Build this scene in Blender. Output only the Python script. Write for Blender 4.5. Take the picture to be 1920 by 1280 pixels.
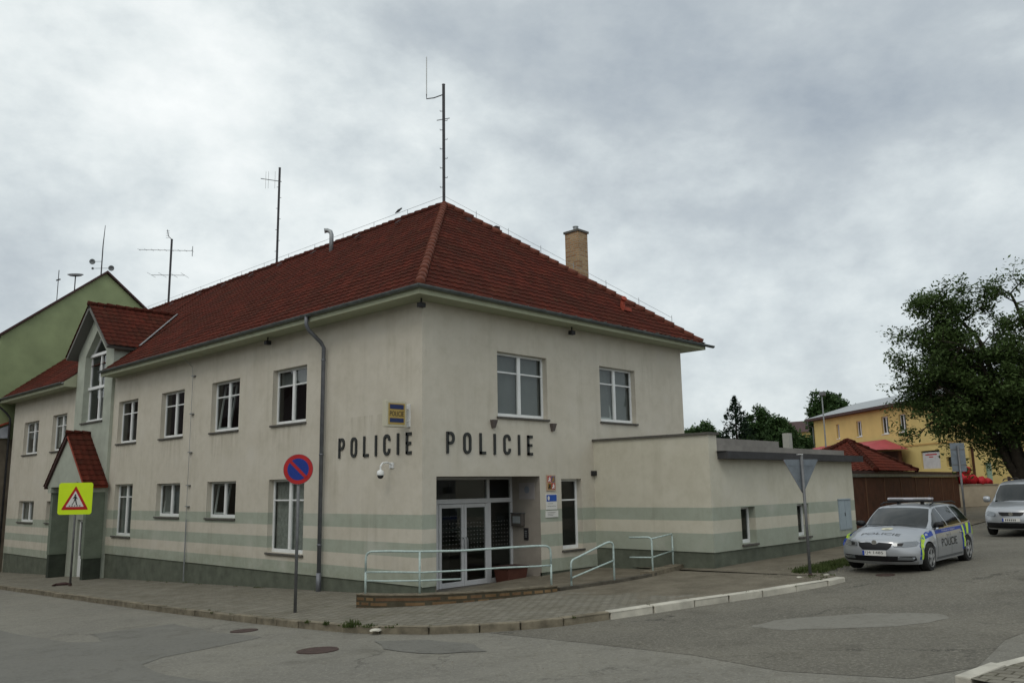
import bpy, bmesh, math, random
from mathutils import Vector, Matrix
random.seed(7)
R = math.radians
for o in list(bpy.data.objects): bpy.data.objects.remove(o)
SC = bpy.context.scene
COL = SC.collection
# ------------------------------------------------------------------ camera
cd = bpy.data.cameras.new('camera'); cam = bpy.data.objects.new('camera', cd); COL.objects.link(cam)
cd.sensor_width = 36; cd.lens = 29.56; cd.clip_start = .1; cd.clip_end = 3000
cx, cy, cz = Vector((.69321508, -.7205394, -.01660812)), Vector((-.11199827, -.13045737, .98510774)), Vector((-.71197559, -.68103146, -.17113418))
M = Matrix((cx, cy, cz)).transposed().to_4x4(); M.translation = Vector((-13.1918, -15.67095, 2.35))
cam.matrix_world = M; SC.camera = cam
# ------------------------------------------------------------------ sky, sun, exposure
SUN_EL, SUN_AZ = R(48), R(206)      # azimuth of the sun measured from +X towards +Y
W = bpy.data.worlds.new('World'); SC.world = W; W.use_nodes = True
nt = W.node_tree; nt.nodes.clear()
def N(t, ty, **kw):
    n = t.nodes.new(ty)
    for k, v in kw.items():
        if k.startswith('i_'):
            key = k[2:]; key = int(key) if key.isdigit() else key
            n.inputs[key].default_value = v
        else: setattr(n, k, v)
    return n
L = nt.links.new
sky = N(nt, 'ShaderNodeTexSky'); sky.sky_type = 'NISHITA'; sky.sun_disc = False
sky.sun_elevation = SUN_EL; sky.sun_rotation = R(90) - SUN_AZ; sky.dust_density = 3
skm = N(nt, 'ShaderNodeVectorMath', operation='SCALE'); skm.inputs[3].default_value = .1; L(sky.outputs[0], skm.inputs[0])
tc = N(nt, 'ShaderNodeTexCoord')
mp = N(nt, 'ShaderNodeMapping'); mp.inputs['Scale'].default_value = (1, 1, 1.6); mp.inputs['Location'].default_value = (.9, 3.81, 2.6); mp.inputs['Rotation'].default_value = (0, 0, R(40)); L(tc.outputs['Generated'], mp.inputs[0])
n1 = N(nt, 'ShaderNodeTexNoise', i_Scale=1.7, i_Detail=9, i_Roughness=.56, i_Distortion=.35); L(mp.outputs[0], n1.inputs['Vector'])
n2 = N(nt, 'ShaderNodeTexNoise', i_Scale=7, i_Detail=6, i_Roughness=.6); L(mp.outputs[0], n2.inputs['Vector'])
mx = N(nt, 'ShaderNodeMix'); mx.data_type = 'FLOAT'; mx.inputs[0].default_value = .40; L(n1.outputs[0], mx.inputs[2]); L(n2.outputs[0], mx.inputs[3])
# the cloud deck thins out towards +Y (left of the street) and thickens over +X
sp = N(nt, 'ShaderNodeSeparateXYZ'); L(tc.outputs['Generated'], sp.inputs[0])
dif = N(nt, 'ShaderNodeMath', operation='MULTIPLY'); L(sp.outputs[0], dif.inputs[0]); dif.inputs[1].default_value = -1
dm = N(nt, 'ShaderNodeMath', operation='MULTIPLY_ADD'); L(dif.outputs[0], dm.inputs[0]); dm.inputs[1].default_value = .14; dm2 = N(nt, 'ShaderNodeMath', operation='ADD'); L(mx.outputs[0], dm2.inputs[0]); dm2.inputs[1].default_value = .085; L(dm2.outputs[0], dm.inputs[2])
cr = N(nt, 'ShaderNodeValToRGB'); L(dm.outputs[0], cr.inputs[0])
els = cr.color_ramp.elements
els[0].position = .20; els[0].color = (.27, .32, .38, 1)
els[1].position = .70; els[1].color = (.92, .95, .94, 1)
for p, c in ((.42, (.48, .53, .56, 1)), (.51, (.62, .675, .69, 1)), (.59, (.76, .81, .81, 1))):
    e = els.new(p); e.color = c
mc = N(nt, 'ShaderNodeMix'); mc.data_type = 'RGBA'; mc.inputs[0].default_value = .92; L(skm.outputs[0], mc.inputs[6]); L(cr.outputs[0], mc.inputs[7])
bg = N(nt, 'ShaderNodeBackground'); bg.inputs[1].default_value = 1.0; L(mc.outputs[2], bg.inputs[0])
wo = N(nt, 'ShaderNodeOutputWorld'); L(bg.outputs[0], wo.inputs[0])
sd = bpy.data.lights.new('sun', 'SUN'); sd.energy = .5; sd.angle = R(25); sd.color = (1, .93, .82)
sun = bpy.data.objects.new('sun', sd); COL.objects.link(sun)
sv = Vector((math.cos(SUN_EL) * math.cos(SUN_AZ), math.cos(SUN_EL) * math.sin(SUN_AZ), math.sin(SUN_EL)))
sun.rotation_euler = sv.to_track_quat('Z', 'Y').to_euler(); sun.location = sv * 60
SC.view_settings.view_transform = 'Standard'; SC.view_settings.look = 'None'; SC.view_settings.exposure = .17; SC.view_settings.gamma = 1
SC.render.engine = 'CYCLES'; SC.cycles.max_bounces = 8; SC.cycles.transparent_max_bounces = 12
SC.render.resolution_x = 1024; SC.render.resolution_y = 682
# ------------------------------------------------------------------ helpers
def tag(o, label=None, cat=None, group=None, kind=None):
    if label: o['label'] = label
    if cat: o['category'] = cat
    if group: o['group'] = group
    if kind: o['kind'] = kind
    return o
def empty(name, loc, label, cat, group=None, rz=0):
    o = bpy.data.objects.new(name, None); COL.objects.link(o); o.location = loc; o.rotation_euler = (0, 0, rz)
    o.empty_display_size = .2
    return tag(o, label, cat, group)
def copy_tree(o, parent=None):
    c = o.copy(); COL.objects.link(c); c.parent = parent
    for ch in [x for x in bpy.data.objects if x.parent == o]: copy_tree(ch, c)
    return c
class MB:
    def __init__(s): s.v = []; s.f = []; s.uv = {}; s.T = lambda p: p
    def add(s, vs, fs):
        b = len(s.v); s.v += [tuple(s.T(p)) for p in vs]; s.f += [tuple(i + b for i in f) for f in fs]; return s
    def box(s, x0, x1, y0, y1, z0, z1):
        return s.add([(x0,y0,z0),(x1,y0,z0),(x1,y1,z0),(x0,y1,z0),(x0,y0,z1),(x1,y0,z1),(x1,y1,z1),(x0,y1,z1)],
                     [(0,3,2,1),(4,5,6,7),(0,1,5,4),(1,2,6,5),(2,3,7,6),(3,0,4,7)])
    def prism(s, pts, off):
        n = len(pts); off = Vector(off); a = [Vector(p) for p in pts]
        return s.add(a + [p + off for p in a], [tuple(range(n))[::-1], tuple(range(n, 2*n))] + [(i, (i+1) % n, n+(i+1) % n, n+i) for i in range(n)])
    def quad(s, *p): return s.add(p, [tuple(range(len(p)))])
    def tube(s, path, r, n=8, cap=True, closed=False):
        path = [Vector(p) for p in path]; m = len(path); rs = r if isinstance(r, (list, tuple)) else [r]*m
        vs = []; fs = []; up = None
        for i, p in enumerate(path):
            if closed: d = path[(i+1) % m] - path[i-1]
            else: d = path[min(i+1, m-1)] - path[max(i-1, 0)]
            if d.length < 1e-9: d = Vector((0,0,1))
            d.normalize()
            if up is None: up = d.orthogonal().normalized()
            up = (up - d*up.dot(d)); up = up.normalized() if up.length > 1e-6 else d.orthogonal().normalized()
            w = d.cross(up)
            for k in range(n):
                a = 2*math.pi*k/n; vs.append(p + (up*math.cos(a) + w*math.sin(a))*rs[i])
        for i in range(m if closed else m-1):
            j = (i+1) % m
            for k in range(n): fs.append((i*n+k, i*n+(k+1) % n, j*n+(k+1) % n, j*n+k))
        if cap and not closed: fs += [tuple(range(n))[::-1], tuple(range((m-1)*n, m*n))]
        return s.add(vs, fs)
    def bar(s, a, b, w, h):                                  # rectangular bar a -> b
        a = Vector(a); b = Vector(b); d = (b-a).normalized(); up = Vector((0,0,1)) if abs(d.z) < .95 else Vector((1,0,0))
        u = d.cross(up).normalized(); t = u.cross(d).normalized()
        vs = [p + u*i*w/2 + t*j*h/2 for p in (a, b) for i, j in ((-1,-1),(1,-1),(1,1),(-1,1))]
        return s.add(vs, [(0,3,2,1),(4,5,6,7),(0,1,5,4),(1,2,6,5),(2,3,7,6),(3,0,4,7)])
    def lathe(s, prof, c=(0,0,0), axis='Z', n=24):
        vs = []; fs = []; c = Vector(c)
        for r, h in prof:
            for k in range(n):
                a = 2*math.pi*k/n; x, y = r*math.cos(a), r*math.sin(a)
                vs.append(c + Vector({'Z': (x,y,h), 'X': (h,x,y), 'Y': (x,h,y)}[axis]))
        for i in range(len(prof)-1):
            for k in range(n): fs.append((i*n+k, i*n+(k+1) % n, (i+1)*n+(k+1) % n, (i+1)*n+k))
        fs += [tuple(range(n))[::-1], tuple(range((len(prof)-1)*n, len(prof)*n))]
        return s.add(vs, fs)
    def grid(s, fn, us, vs_, uvf=None):
        b = len(s.v); nu = len(us)
        s.v += [tuple(s.T(fn(u, v))) for v in vs_ for u in us]
        if uvf:
            k = b
            for v in vs_:
                for u in us: s.uv[k] = uvf(u, v); k += 1
        for j in range(len(vs_)-1):
            for i in range(nu-1): s.f.append((b+j*nu+i, b+j*nu+i+1, b+(j+1)*nu+i+1, b+(j+1)*nu+i))
        return s
    def build(s, name, mat, parent=None, smooth=False, bevel=0, recalc=True, clip=None, seg=2):
        me = bpy.data.meshes.new(name); me.from_pydata(s.v, [], s.f)
        if s.uv:
            ul = me.uv_layers.new(name='UVMap')
            for lp in me.loops: ul.data[lp.index].uv = s.uv.get(lp.vertex_index, (0, 0))
        bm = bmesh.new(); bm.from_mesh(me)
        if clip:
            for co, no in clip:
                bmesh.ops.bisect_plane(bm, geom=bm.verts[:]+bm.edges[:]+bm.faces[:], plane_co=co, plane_no=no, clear_outer=True)
        if recalc: bmesh.ops.recalc_face_normals(bm, faces=bm.faces[:])
        bm.to_mesh(me); bm.free()
        if smooth:
            for p in me.polygons: p.use_smooth = True
        if mat: me.materials.append(mat)
        o = bpy.data.objects.new(name, me); COL.objects.link(o)
        if bevel:
            m = o.modifiers.new('b', 'BEVEL'); m.width = bevel; m.segments = seg; m.limit_method = 'ANGLE'; m.angle_limit = R(40)
        if parent: o.parent = parent; o.matrix_parent_inverse = Matrix.Translation(-parent.location) if False else Matrix()
        return o
def frange(a, b, d):
    n = max(1, int(round((b-a)/d))); return [a + (b-a)*i/n for i in range(n+1)]
# ------------------------------------------------------------------ materials
MATS = {}
def mat(name, col, rough=.8, metal=0, spec=.3, noise=0, nscale=3, bump=0, bscale=40, col2=None, detail=5, coat=0, streak=0, emis=0):
    m = bpy.data.materials.new(name); m.use_nodes = True; t = m.node_tree; t.nodes.clear(); l = t.links.new
    b = N(t, 'ShaderNodeBsdfPrincipled'); out = N(t, 'ShaderNodeOutputMaterial'); l(b.outputs[0], out.inputs[0])
    b.inputs['Roughness'].default_value = rough; b.inputs['Metallic'].default_value = metal
    b.inputs['Specular IOR Level'].default_value = spec; b.inputs['Coat Weight'].default_value = coat
    b.inputs['Base Color'].default_value = (*col, 1)
    if emis: b.inputs['Emission Color'].default_value = (*col, 1); b.inputs['Emission Strength'].default_value = emis
    g = N(t, 'ShaderNodeNewGeometry')
    if noise or col2:
        n = N(t, 'ShaderNodeTexNoise', i_Scale=nscale, i_Detail=detail, i_Roughness=.6); l(g.outputs['Position'], n.inputs['Vector'])
        r = N(t, 'ShaderNodeMapRange'); r.inputs[1].default_value = .3; r.inputs[2].default_value = .7; l(n.outputs[0], r.inputs[0])
        c2 = col2 or tuple(c*(1-noise) for c in col)
        x = N(t, 'ShaderNodeMix'); x.data_type = 'RGBA'; x.inputs[6].default_value = (*c2, 1); x.inputs[7].default_value = (*tuple(min(1, c*(1+noise*.3)) for c in col), 1)
        l(r.outputs[0], x.inputs[0]); l(x.outputs[2], b.inputs['Base Color'])
    if bump:
        n = N(t, 'ShaderNodeTexNoise', i_Scale=bscale, i_Detail=4); l(g.outputs['Position'], n.inputs['Vector'])
        bp = N(t, 'ShaderNodeBump', i_Strength=bump, i_Distance=.01); l(n.outputs[0], bp.inputs['Height']); l(bp.outputs[0], b.inputs['Normal'])
    MATS[name] = m; return m
def rgb(t, l, a, b, fac, blend='MIX'):
    x = N(t, 'ShaderNodeMix'); x.data_type = 'RGBA'; x.blend_type = blend
    for i, v in ((0, fac), (6, a), (7, b)):
        if isinstance(v, (int, float)): x.inputs[i].default_value = v
        elif isinstance(v, tuple): x.inputs[i].default_value = (*v, 1)
        else: l(v, x.inputs[i])
    return x.outputs[2]
def mth(t, l, op, a, b=None, c=None):
    n = N(t, 'ShaderNodeMath', operation=op)
    for i, v in enumerate((a, b, c)):
        if v is None: continue
        if isinstance(v, (int, float)): n.inputs[i].default_value = v
        else: l(v, n.inputs[i])
    return n.outputs[0]
def ns(t, l, vec, scale, detail=5, rough=.6, lo=.3, hi=.7, sc=None):
    if sc:
        m_ = N(t, 'ShaderNodeVectorMath', operation='MULTIPLY'); m_.inputs[1].default_value = sc; l(vec, m_.inputs[0]); vec = m_.outputs[0]
    n = N(t, 'ShaderNodeTexNoise', i_Scale=scale, i_Detail=detail, i_Roughness=rough); l(vec, n.inputs['Vector'])
    r = N(t, 'ShaderNodeMapRange'); r.inputs[1].default_value = lo; r.inputs[2].default_value = hi; l(n.outputs[0], r.inputs[0]); return r.outputs[0]
def start(name):
    m = bpy.data.materials.new(name); m.use_nodes = True; t = m.node_tree; t.nodes.clear(); l = t.links.new
    b = N(t, 'ShaderNodeBsdfPrincipled'); out = N(t, 'ShaderNodeOutputMaterial'); l(b.outputs[0], out.inputs[0])
    g = N(t, 'ShaderNodeNewGeometry'); MATS[name] = m
    return m, t, l, b, g.outputs['Position']
def bumpn(t, l, b, h, strength=.3, dist=.01):
    bp = N(t, 'ShaderNodeBump', i_Strength=strength, i_Distance=dist); l(h, bp.inputs['Height']); l(bp.outputs[0], b.inputs['Normal'])
CREAM = (.54, .51, .44); GREEN = (.35, .385, .325)
def plaster(name, base, bands, shift=False):
    m, t, l, b, P = start(name)
    s = N(t, 'ShaderNodeSeparateXYZ'); l(P, s.inputs[0]); z = s.outputs[2]
    if shift:
        z = mth(t, l, 'MULTIPLY_ADD', mth(t, l, 'GREATER_THAN', s.outputs[1], 22.5), .47, z)
    c = base
    for z0, z1 in bands:
        f = mth(t, l, 'MULTIPLY', mth(t, l, 'GREATER_THAN', z, z0), mth(t, l, 'LESS_THAN', z, z1))
        c = rgb(t, l, c, GREEN, f)
    st = ns(t, l, P, 1.1, 6, .62, .35, .7)
    c = rgb(t, l, c, tuple(x*.80 for x in (1.0, .98, .93)), mth(t, l, 'MULTIPLY', st, .55), 'MULTIPLY')
    sk = mth(t, l, 'MULTIPLY', ns(t, l, P, 1.6, 6, .65, .5, .8, sc=(1.7, 1.7, .12)), ns(t, l, P, .6, 3, .5, .42, .62))
    c = rgb(t, l, c, (.66, .65, .60), mth(t, l, 'MULTIPLY', sk, .7), 'MULTIPLY')
    pt = ns(t, l, P, 3.2, 7, .7, .47, .60)
    c = rgb(t, l, c, (.90, .90, .88), mth(t, l, 'MULTIPLY', pt, .55), 'MULTIPLY')
    wt = ns(t, l, P, .8, 5, .6, .55, .72)
    c = rgb(t, l, c, (.60, .58, .54), mth(t, l, 'MULTIPLY', wt, .35))
    if shift:                                   # rain marks below the upper sills of the street facade
        cs_ = mth(t, l, 'COSINE', mth(t, l, 'MULTIPLY', mth(t, l, 'SUBTRACT', s.outputs[1], 6.02), 6.2832/3.85))
        nw = N(t, 'ShaderNodeMapRange'); nw.inputs[1].default_value = -.1; nw.inputs[2].default_value = .35; l(cs_, nw.inputs[0])
        zr = N(t, 'ShaderNodeMapRange'); zr.inputs[1].default_value = 3.0; zr.inputs[2].default_value = 4.25; l(s.outputs[2], zr.inputs[0])
        ab_ = mth(t, l, 'MULTIPLY', zr.outputs[0], mth(t, l, 'LESS_THAN', s.outputs[2], 4.26))
        dr = mth(t, l, 'MULTIPLY', mth(t, l, 'MULTIPLY', nw.outputs[0], ab_), ns(t, l, P, 5.5, 4, .7, .42, .7, sc=(1, 1, .10)))
        c = rgb(t, l, c, (.60, .58, .52), mth(t, l, 'MULTIPLY', dr, .65), 'MULTIPLY')
    low = N(t, 'ShaderNodeMapRange'); low.inputs[1].default_value = .9; low.inputs[2].default_value = -.2; l(z, low.inputs[0])
    dn = ns(t, l, P, 3.5, 5, .7, .35, .65)
    c = rgb(t, l, c, (.72, .70, .62), mth(t, l, 'MULTIPLY', mth(t, l, 'MULTIPLY', low.outputs[0], dn), .7), 'MULTIPLY')
    l(c, b.inputs['Base Color']); b.inputs['Roughness'].default_value = .92; b.inputs['Specular IOR Level'].default_value = .15
    bumpn(t, l, b, ns(t, l, P, 55, 3, .6, 0, 1), .35, .006)
    return m
mWALL = plaster('cream_render', CREAM, ((1.41, 1.75), (.75, 1.08), (-.2, .42)), True)
mANNEX = plaster('annex_render', (.56, .54, .455), ((1.41, 1.75), (.60, 1.08)))
mTOWER = mat('grey_green_render', (.37, .40, .34), .9, noise=.2, nscale=1.5, bump=.3)
mPIER = mat('green_grey_render', (.15, .18, .14), .9, noise=.25, nscale=2, bump=.3)
mPLINTH = mat('dark_green_plinth', (.115, .13, .10), .9, noise=.35, nscale=2.5, bump=.5)
mSOFFIT = mat('soffit_board', (.36, .38, .27), .8, noise=.12)
mMETAL = mat('weathered_zinc', (.13, .15, .15), .5, .4, noise=.4, nscale=4)
mDARKMETAL = mat('dark_metal', (.06, .06, .065), .55, .5, noise=.3, nscale=8)
mGALV = mat('galvanised_steel', (.30, .32, .33), .5, .6, noise=.2, nscale=6)
mPIPE = mat('downpipe_metal', (.17, .18, .20), .5, .4, noise=.3, nscale=3)
mWHITE = mat('white_plastic', (.70, .72, .72), .35, noise=.08, nscale=4)
mGREYFRAME = mat('grey_door_frame', (.50, .51, .52), .4, noise=.1)
mSILL = mat('brown_grey_sill', (.10, .095, .085), .7, noise=.3, nscale=10)
mBLACK = mat('black_plastic', (.02, .02, .022), .5)
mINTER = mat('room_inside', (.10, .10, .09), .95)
mBLIND = mat('grey_blind', (.30, .31, .31), .9, noise=.1, nscale=2)
mCURT = mat('net_curtain', (.55, .55, .52), .95, noise=.35, nscale=9)
mLETTER = mat('dark_letters', (.030, .033, .032), .6)
mRAIL = mat('pale_green_railing', (.42, .52, .50), .5, noise=.25, nscale=14)
mGREENHOUSE = mat('green_render', (.26, .315, .17), .92, noise=.2, nscale=.9, bump=.2)
mYELLOW = mat('yellow_render', (.62, .475, .185), .9, noise=.12, nscale=.6)
mPINK = mat('red_sheet_roof', (.42, .075, .09), .55, noise=.25, nscale=1.2)
mBROWN = mat('brown_boards', (.085, .032, .018), .75, noise=.4, nscale=2)
mLIGHTROOF = mat('light_sheet_roof', (.34, .36, .37), .5, .2, noise=.15)
mDKBROWN = mat('dark_brown_fascia', (.06, .03, .028), .7, noise=.3)
mRED = mat('red_plastic', (.42, .012, .02), .6, noise=.5, nscale=5)
mBEIGE = mat('beige_wall', (.40, .35, .27), .9, noise=.25, nscale=1)
mTYRE = mat('tyre_rubber', (.018, .018, .018), .85, noise=.3, nscale=20)
mRIM = mat('silver_rim', (.36, .37, .38), .4, .6)
mSILVER = mat('silver_paint', (.36, .38, .405), .30, .45, coat=.5, noise=.04, nscale=3)
mCHROME = mat('chrome', (.7, .7, .7), .12, 1)
mCARBLACK = mat('grille_black', (.008, .008, .009), .45)
mLENS = mat('headlight_lens', (.16, .175, .19), .10, .5, coat=1)
mBLUE = mat('blue_film', (.015, .05, .30), .45)
mLIME = mat('lime_film', (.44, .64, .05), .5)
mSIGNRED = mat('sign_red', (.40, .018, .02), .5, noise=.15)
mSIGNBLUE = mat('sign_blue', (.01, .035, .24), .5, noise=.1)
mSIGNLIME = mat('sign_fluorescent', (.60, .82, .02), .5, noise=.05, emis=0)
mSIGNWHITE = mat('sign_white', (.62, .62, .60), .5)
mSIGNBACK = mat('sign_back_aluminium', (.20, .23, .26), .5, .5, noise=.25, nscale=5)
mPOST = mat('sign_post_steel', (.16, .165, .17), .55, .4, noise=.3, nscale=5)
mYBOX = mat('lightbox_yellow', (.38, .27, .08), .5)
mBARK = mat('bark', (.035, .028, .020), .95, noise=.5, nscale=6, bump=1, bscale=12)
mRUST = mat('rusty_iron', (.07, .045, .038), .85, noise=.5, nscale=12, bump=.6)
mTERRACOTTA = mat('orange_clay', (.30, .055, .030), .7, noise=.4, nscale=8)
mWHITEKERB = mat('pale_kerb_concrete', (.52, .50, .43), .9, noise=.35, nscale=2.2, bump=.5)
mOLDKERB = mat('old_granite_kerb', (.21, .185, .135), .95, noise=.55, nscale=3.5, bump=.8)
mLEAF = {}
def leafmat(name, c1, c2, sc=.9):
    m, t, l, b, P = start(name)
    f = ns(t, l, P, sc, 3, .5, .35, .65); f2 = ns(t, l, P, 9, 2, .5, .3, .7)
    c = rgb(t, l, c1, c2, f); c = rgb(t, l, c, tuple(x*1.7 for x in c2), mth(t, l, 'MULTIPLY', f2, .35))
    l(c, b.inputs['Base Color']); b.inputs['Roughness'].default_value = .65; b.inputs['Specular IOR Level'].default_value = .2
    tr = N(t, 'ShaderNodeBsdfTranslucent'); l(c, tr.inputs[0]); mxs = N(t, 'ShaderNodeMixShader'); mxs.inputs[0].default_value = .3
    out = [n_ for n_ in t.nodes if n_.type == 'OUTPUT_MATERIAL'][0]; l(b.outputs[0], mxs.inputs[1]); l(tr.outputs[0], mxs.inputs[2]); l(mxs.outputs[0], out.inputs[0])
    return m
mLEAFA = leafmat('walnut_leaves', (.034, .058, .018), (.068, .108, .032))
mLEAFB = leafmat('spruce_needles', (.018, .036, .022), (.034, .060, .034))
mLEAFC = leafmat('deciduous_leaves', (.028, .058, .020), (.050, .092, .030))
mGRASS = leafmat('grass_blades', (.028, .048, .012), (.065, .085, .025), 4)
# glass
def glassmat(name, tint, ior=1.55):
    m = bpy.data.materials.new(name); m.use_nodes = True; t = m.node_tree; t.nodes.clear(); l = t.links.new
    out = N(t, 'ShaderNodeOutputMaterial'); mixs = N(t, 'ShaderNodeMixShader'); ge = N(t, 'ShaderNodeNewGeometry')
    dp = N(t, 'ShaderNodeVectorMath', operation='DOT_PRODUCT'); l(ge.outputs['Incoming'], dp.inputs[0]); l(ge.outputs['Normal'], dp.inputs[1])
    ab = mth(t, l, 'ABSOLUTE', dp.outputs['Value']); fz = mth(t, l, 'MULTIPLY_ADD', mth(t, l, 'POWER', mth(t, l, 'SUBTRACT', 1, ab), 4.5), .90, .055)
    tr = N(t, 'ShaderNodeBsdfTransparent'); tr.inputs[0].default_value = (*tint, 1)
    gl = N(t, 'ShaderNodeBsdfGlossy'); gl.inputs['Roughness'].default_value = .015; gl.inputs[0].default_value = (.9, .93, .95, 1)
    l(fz, mixs.inputs[0]); l(tr.outputs[0], mixs.inputs[1]); l(gl.outputs[0], mixs.inputs[2]); l(mixs.outputs[0], out.inputs[0])
    MATS[name] = m; return m
mGLASS = glassmat('window_glass', (.62, .66, .64))
mCARGLASS = mat('dark_car_glass', (.010, .013, .013), .05, 0, .45)
def rooftile(name, c1, c2, c3):
    m, t, l, b, P = start(name)
    uv = N(t, 'ShaderNodeUVMap'); fl = N(t, 'ShaderNodeVectorMath', operation='FLOOR'); l(uv.outputs[0], fl.inputs[0])
    wn = N(t, 'ShaderNodeTexWhiteNoise'); wn.noise_dimensions = '2D'; l(fl.outputs[0], wn.inputs['Vector'])
    c = rgb(t, l, c1, c2, wn.outputs[0])
    big = ns(t, l, P, .7, 6, .65, .38, .66)
    c = rgb(t, l, c, c3, mth(t, l, 'MULTIPLY', big, .75))
    mo = ns(t, l, P, 7, 5, .7, .55, .75)
    c = rgb(t, l, c, (.038, .036, .022), mth(t, l, 'MULTIPLY', mo, .65)); lc = mth(t, l, 'MULTIPLY', ns(t, l, P, 2.4, 6, .7, .58, .70), .35); c = rgb(t, l, c, (.105, .060, .036), lc)
    l(c, b.inputs['Base Color']); b.inputs['Roughness'].default_value = .9; b.inputs['Specular IOR Level'].default_value = .05
    bumpn(t, l, b, ns(t, l, P, 40, 3, .6, 0, 1), .3, .006); return m
mTILE = rooftile('clay_roof_tiles', (.098, .0230, .0150), (.058, .0150, .0108), (.046, .0175, .0120))
mTILE2 = rooftile('garage_roof_tiles', (.15, .035, .022), (.11, .026, .018), (.08, .026, .018))
mRIDGE = mat('ridge_tiles', (.14, .042, .024), .8, noise=.45, nscale=7, bump=.4)
def brickmat(name, c1, c2, mortar, bw, bh, ms=.012, rot=False, vert=True, dirt=.5):
    m, t, l, b, P = start(name)
    s = N(t, 'ShaderNodeSeparateXYZ'); l(P, s.inputs[0]); cb = N(t, 'ShaderNodeCombineXYZ')
    if vert:
        l(mth(t, l, 'ADD', s.outputs[0], s.outputs[1]), cb.inputs[0]); l(s.outputs[2], cb.inputs[1])
    else:
        l(s.outputs[1], cb.inputs[0]); l(s.outputs[0], cb.inputs[1])
    br = N(t, 'ShaderNodeTexBrick'); l(cb.outputs[0], br.inputs['Vector']); br.inputs['Scale'].default_value = 1
    br.inputs['Brick Width'].default_value = bw; br.inputs['Row Height'].default_value = bh; br.inputs['Mortar Size'].default_value = ms
    br.inputs['Color1'].default_value = (*c1, 1); br.inputs['Color2'].default_value = (*c2, 1); br.inputs['Mortar'].default_value = (*mortar, 1)
    br.inputs['Mortar Smooth'].default_value = .3; br.inputs['Bias'].default_value = 0
    d = ns(t, l, P, 1.8, 6, .7, .35, .7)
    c = rgb(t, l, br.outputs[0], (.45, .42, .36), mth(t, l, 'MULTIPLY', d, dirt), 'MULTIPLY')
    l(c, b.inputs['Base Color']); b.inputs['Roughness'].default_value = .92; b.inputs['Specular IOR Level'].default_value = .15
    h = mth(t, l, 'SUBTRACT', ns(t, l, P, 30, 3, .6, 0, 1), br.outputs['Fac'])
    bumpn(t, l, b, h, .6, .01); return m
mCHIM = brickmat('yellow_chimney_brick', (.28, .15, .075), (.40, .27, .15), (.33, .30, .23), .26, .085, .014, dirt=.35)
mBRICK = brickmat('old_ochre_brick', (.24, .16, .085), (.15, .092, .055), (.085, .075, .052), .17, .10, .024, dirt=.8)
# asphalt and pavement
def asphalt(name, c1, c2, speck, cr_=.5):
    m, t, l, b, P = start(name)
    c = rgb(t, l, c1, c2, ns(t, l, P, .45, 6, .6, .35, .65))
    c = rgb(t, l, c, speck, mth(t, l, 'MULTIPLY', ns(t, l, P, 24, 3, .75, .5, .66), .55))
    c = rgb(t, l, c, (.62, .60, .56), mth(t, l, 'MULTIPLY', ns(t, l, P, 1.6, 7, .7, .52, .72), .5), 'MULTIPLY')
    c = rgb(t, l, c, (.60, .58, .53), mth(t, l, 'MULTIPLY', ns(t, l, P, 9, 4, .75, .52, .66), .45), 'MULTIPLY')
    c = rgb(t, l, c, tuple(x*1.25 for x in c1), mth(t, l, 'MULTIPLY', ns(t, l, P, .9, 6, .7, .55, .7), .5))
    oil = ns(t, l, P, .55, 3, .5, .64, .74)
    c = rgb(t, l, c, (.45, .44, .42), mth(t, l, 'MULTIPLY', oil, .6), 'MULTIPLY')
    vo = N(t, 'ShaderNodeTexVoronoi'); vo.feature = 'DISTANCE_TO_EDGE'; vo.inputs['Scale'].default_value = .33
    wv = N(t, 'ShaderNodeTexNoise', i_Scale=1.3, i_Detail=5, i_Roughness=.7); l(P, wv.inputs['Vector'])
    ad = N(t, 'ShaderNodeVectorMath', operation='MULTIPLY_ADD'); l(wv.outputs['Color'], ad.inputs[0]); ad.inputs[1].default_value = (1.6, 1.6, 0); l(P, ad.inputs[2]); l(ad.outputs[0], vo.inputs['Vector'])
    ck = N(t, 'ShaderNodeMapRange'); ck.inputs[1].default_value = .014; ck.inputs[2].default_value = .0; l(vo.outputs['Distance'], ck.inputs[0])
    ckm = mth(t, l, 'MULTIPLY', mth(t, l, 'MULTIPLY', ck.outputs[0], ns(t, l, P, .5, 2, .5, .5, .62)), cr_)
    c = rgb(t, l, c, (.03, .028, .024), ckm)
    l(c, b.inputs['Base Color']); b.inputs['Roughness'].default_value = .9; b.inputs['Specular IOR Level'].default_value = .25
    bumpn(t, l, b, ns(t, l, P, 45, 4, .7, 0, 1), .8, .012); return m
mROAD = asphalt('asphalt', (.202, .194, .164), (.160, .154, .134), (.30, .29, .245))
mROADC = asphalt('coarse_asphalt', (.150, .141, .116), (.108, .102, .085), (.30, .285, .235), .9)
mROADD = asphalt('dark_asphalt_repair', (.142, .140, .126), (.160, .156, .138), (.20, .20, .17), .5)
mROADL = asphalt('light_asphalt_repair', (.205, .197, .17), (.185, .18, .155), (.23, .225, .20), .1)
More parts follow.
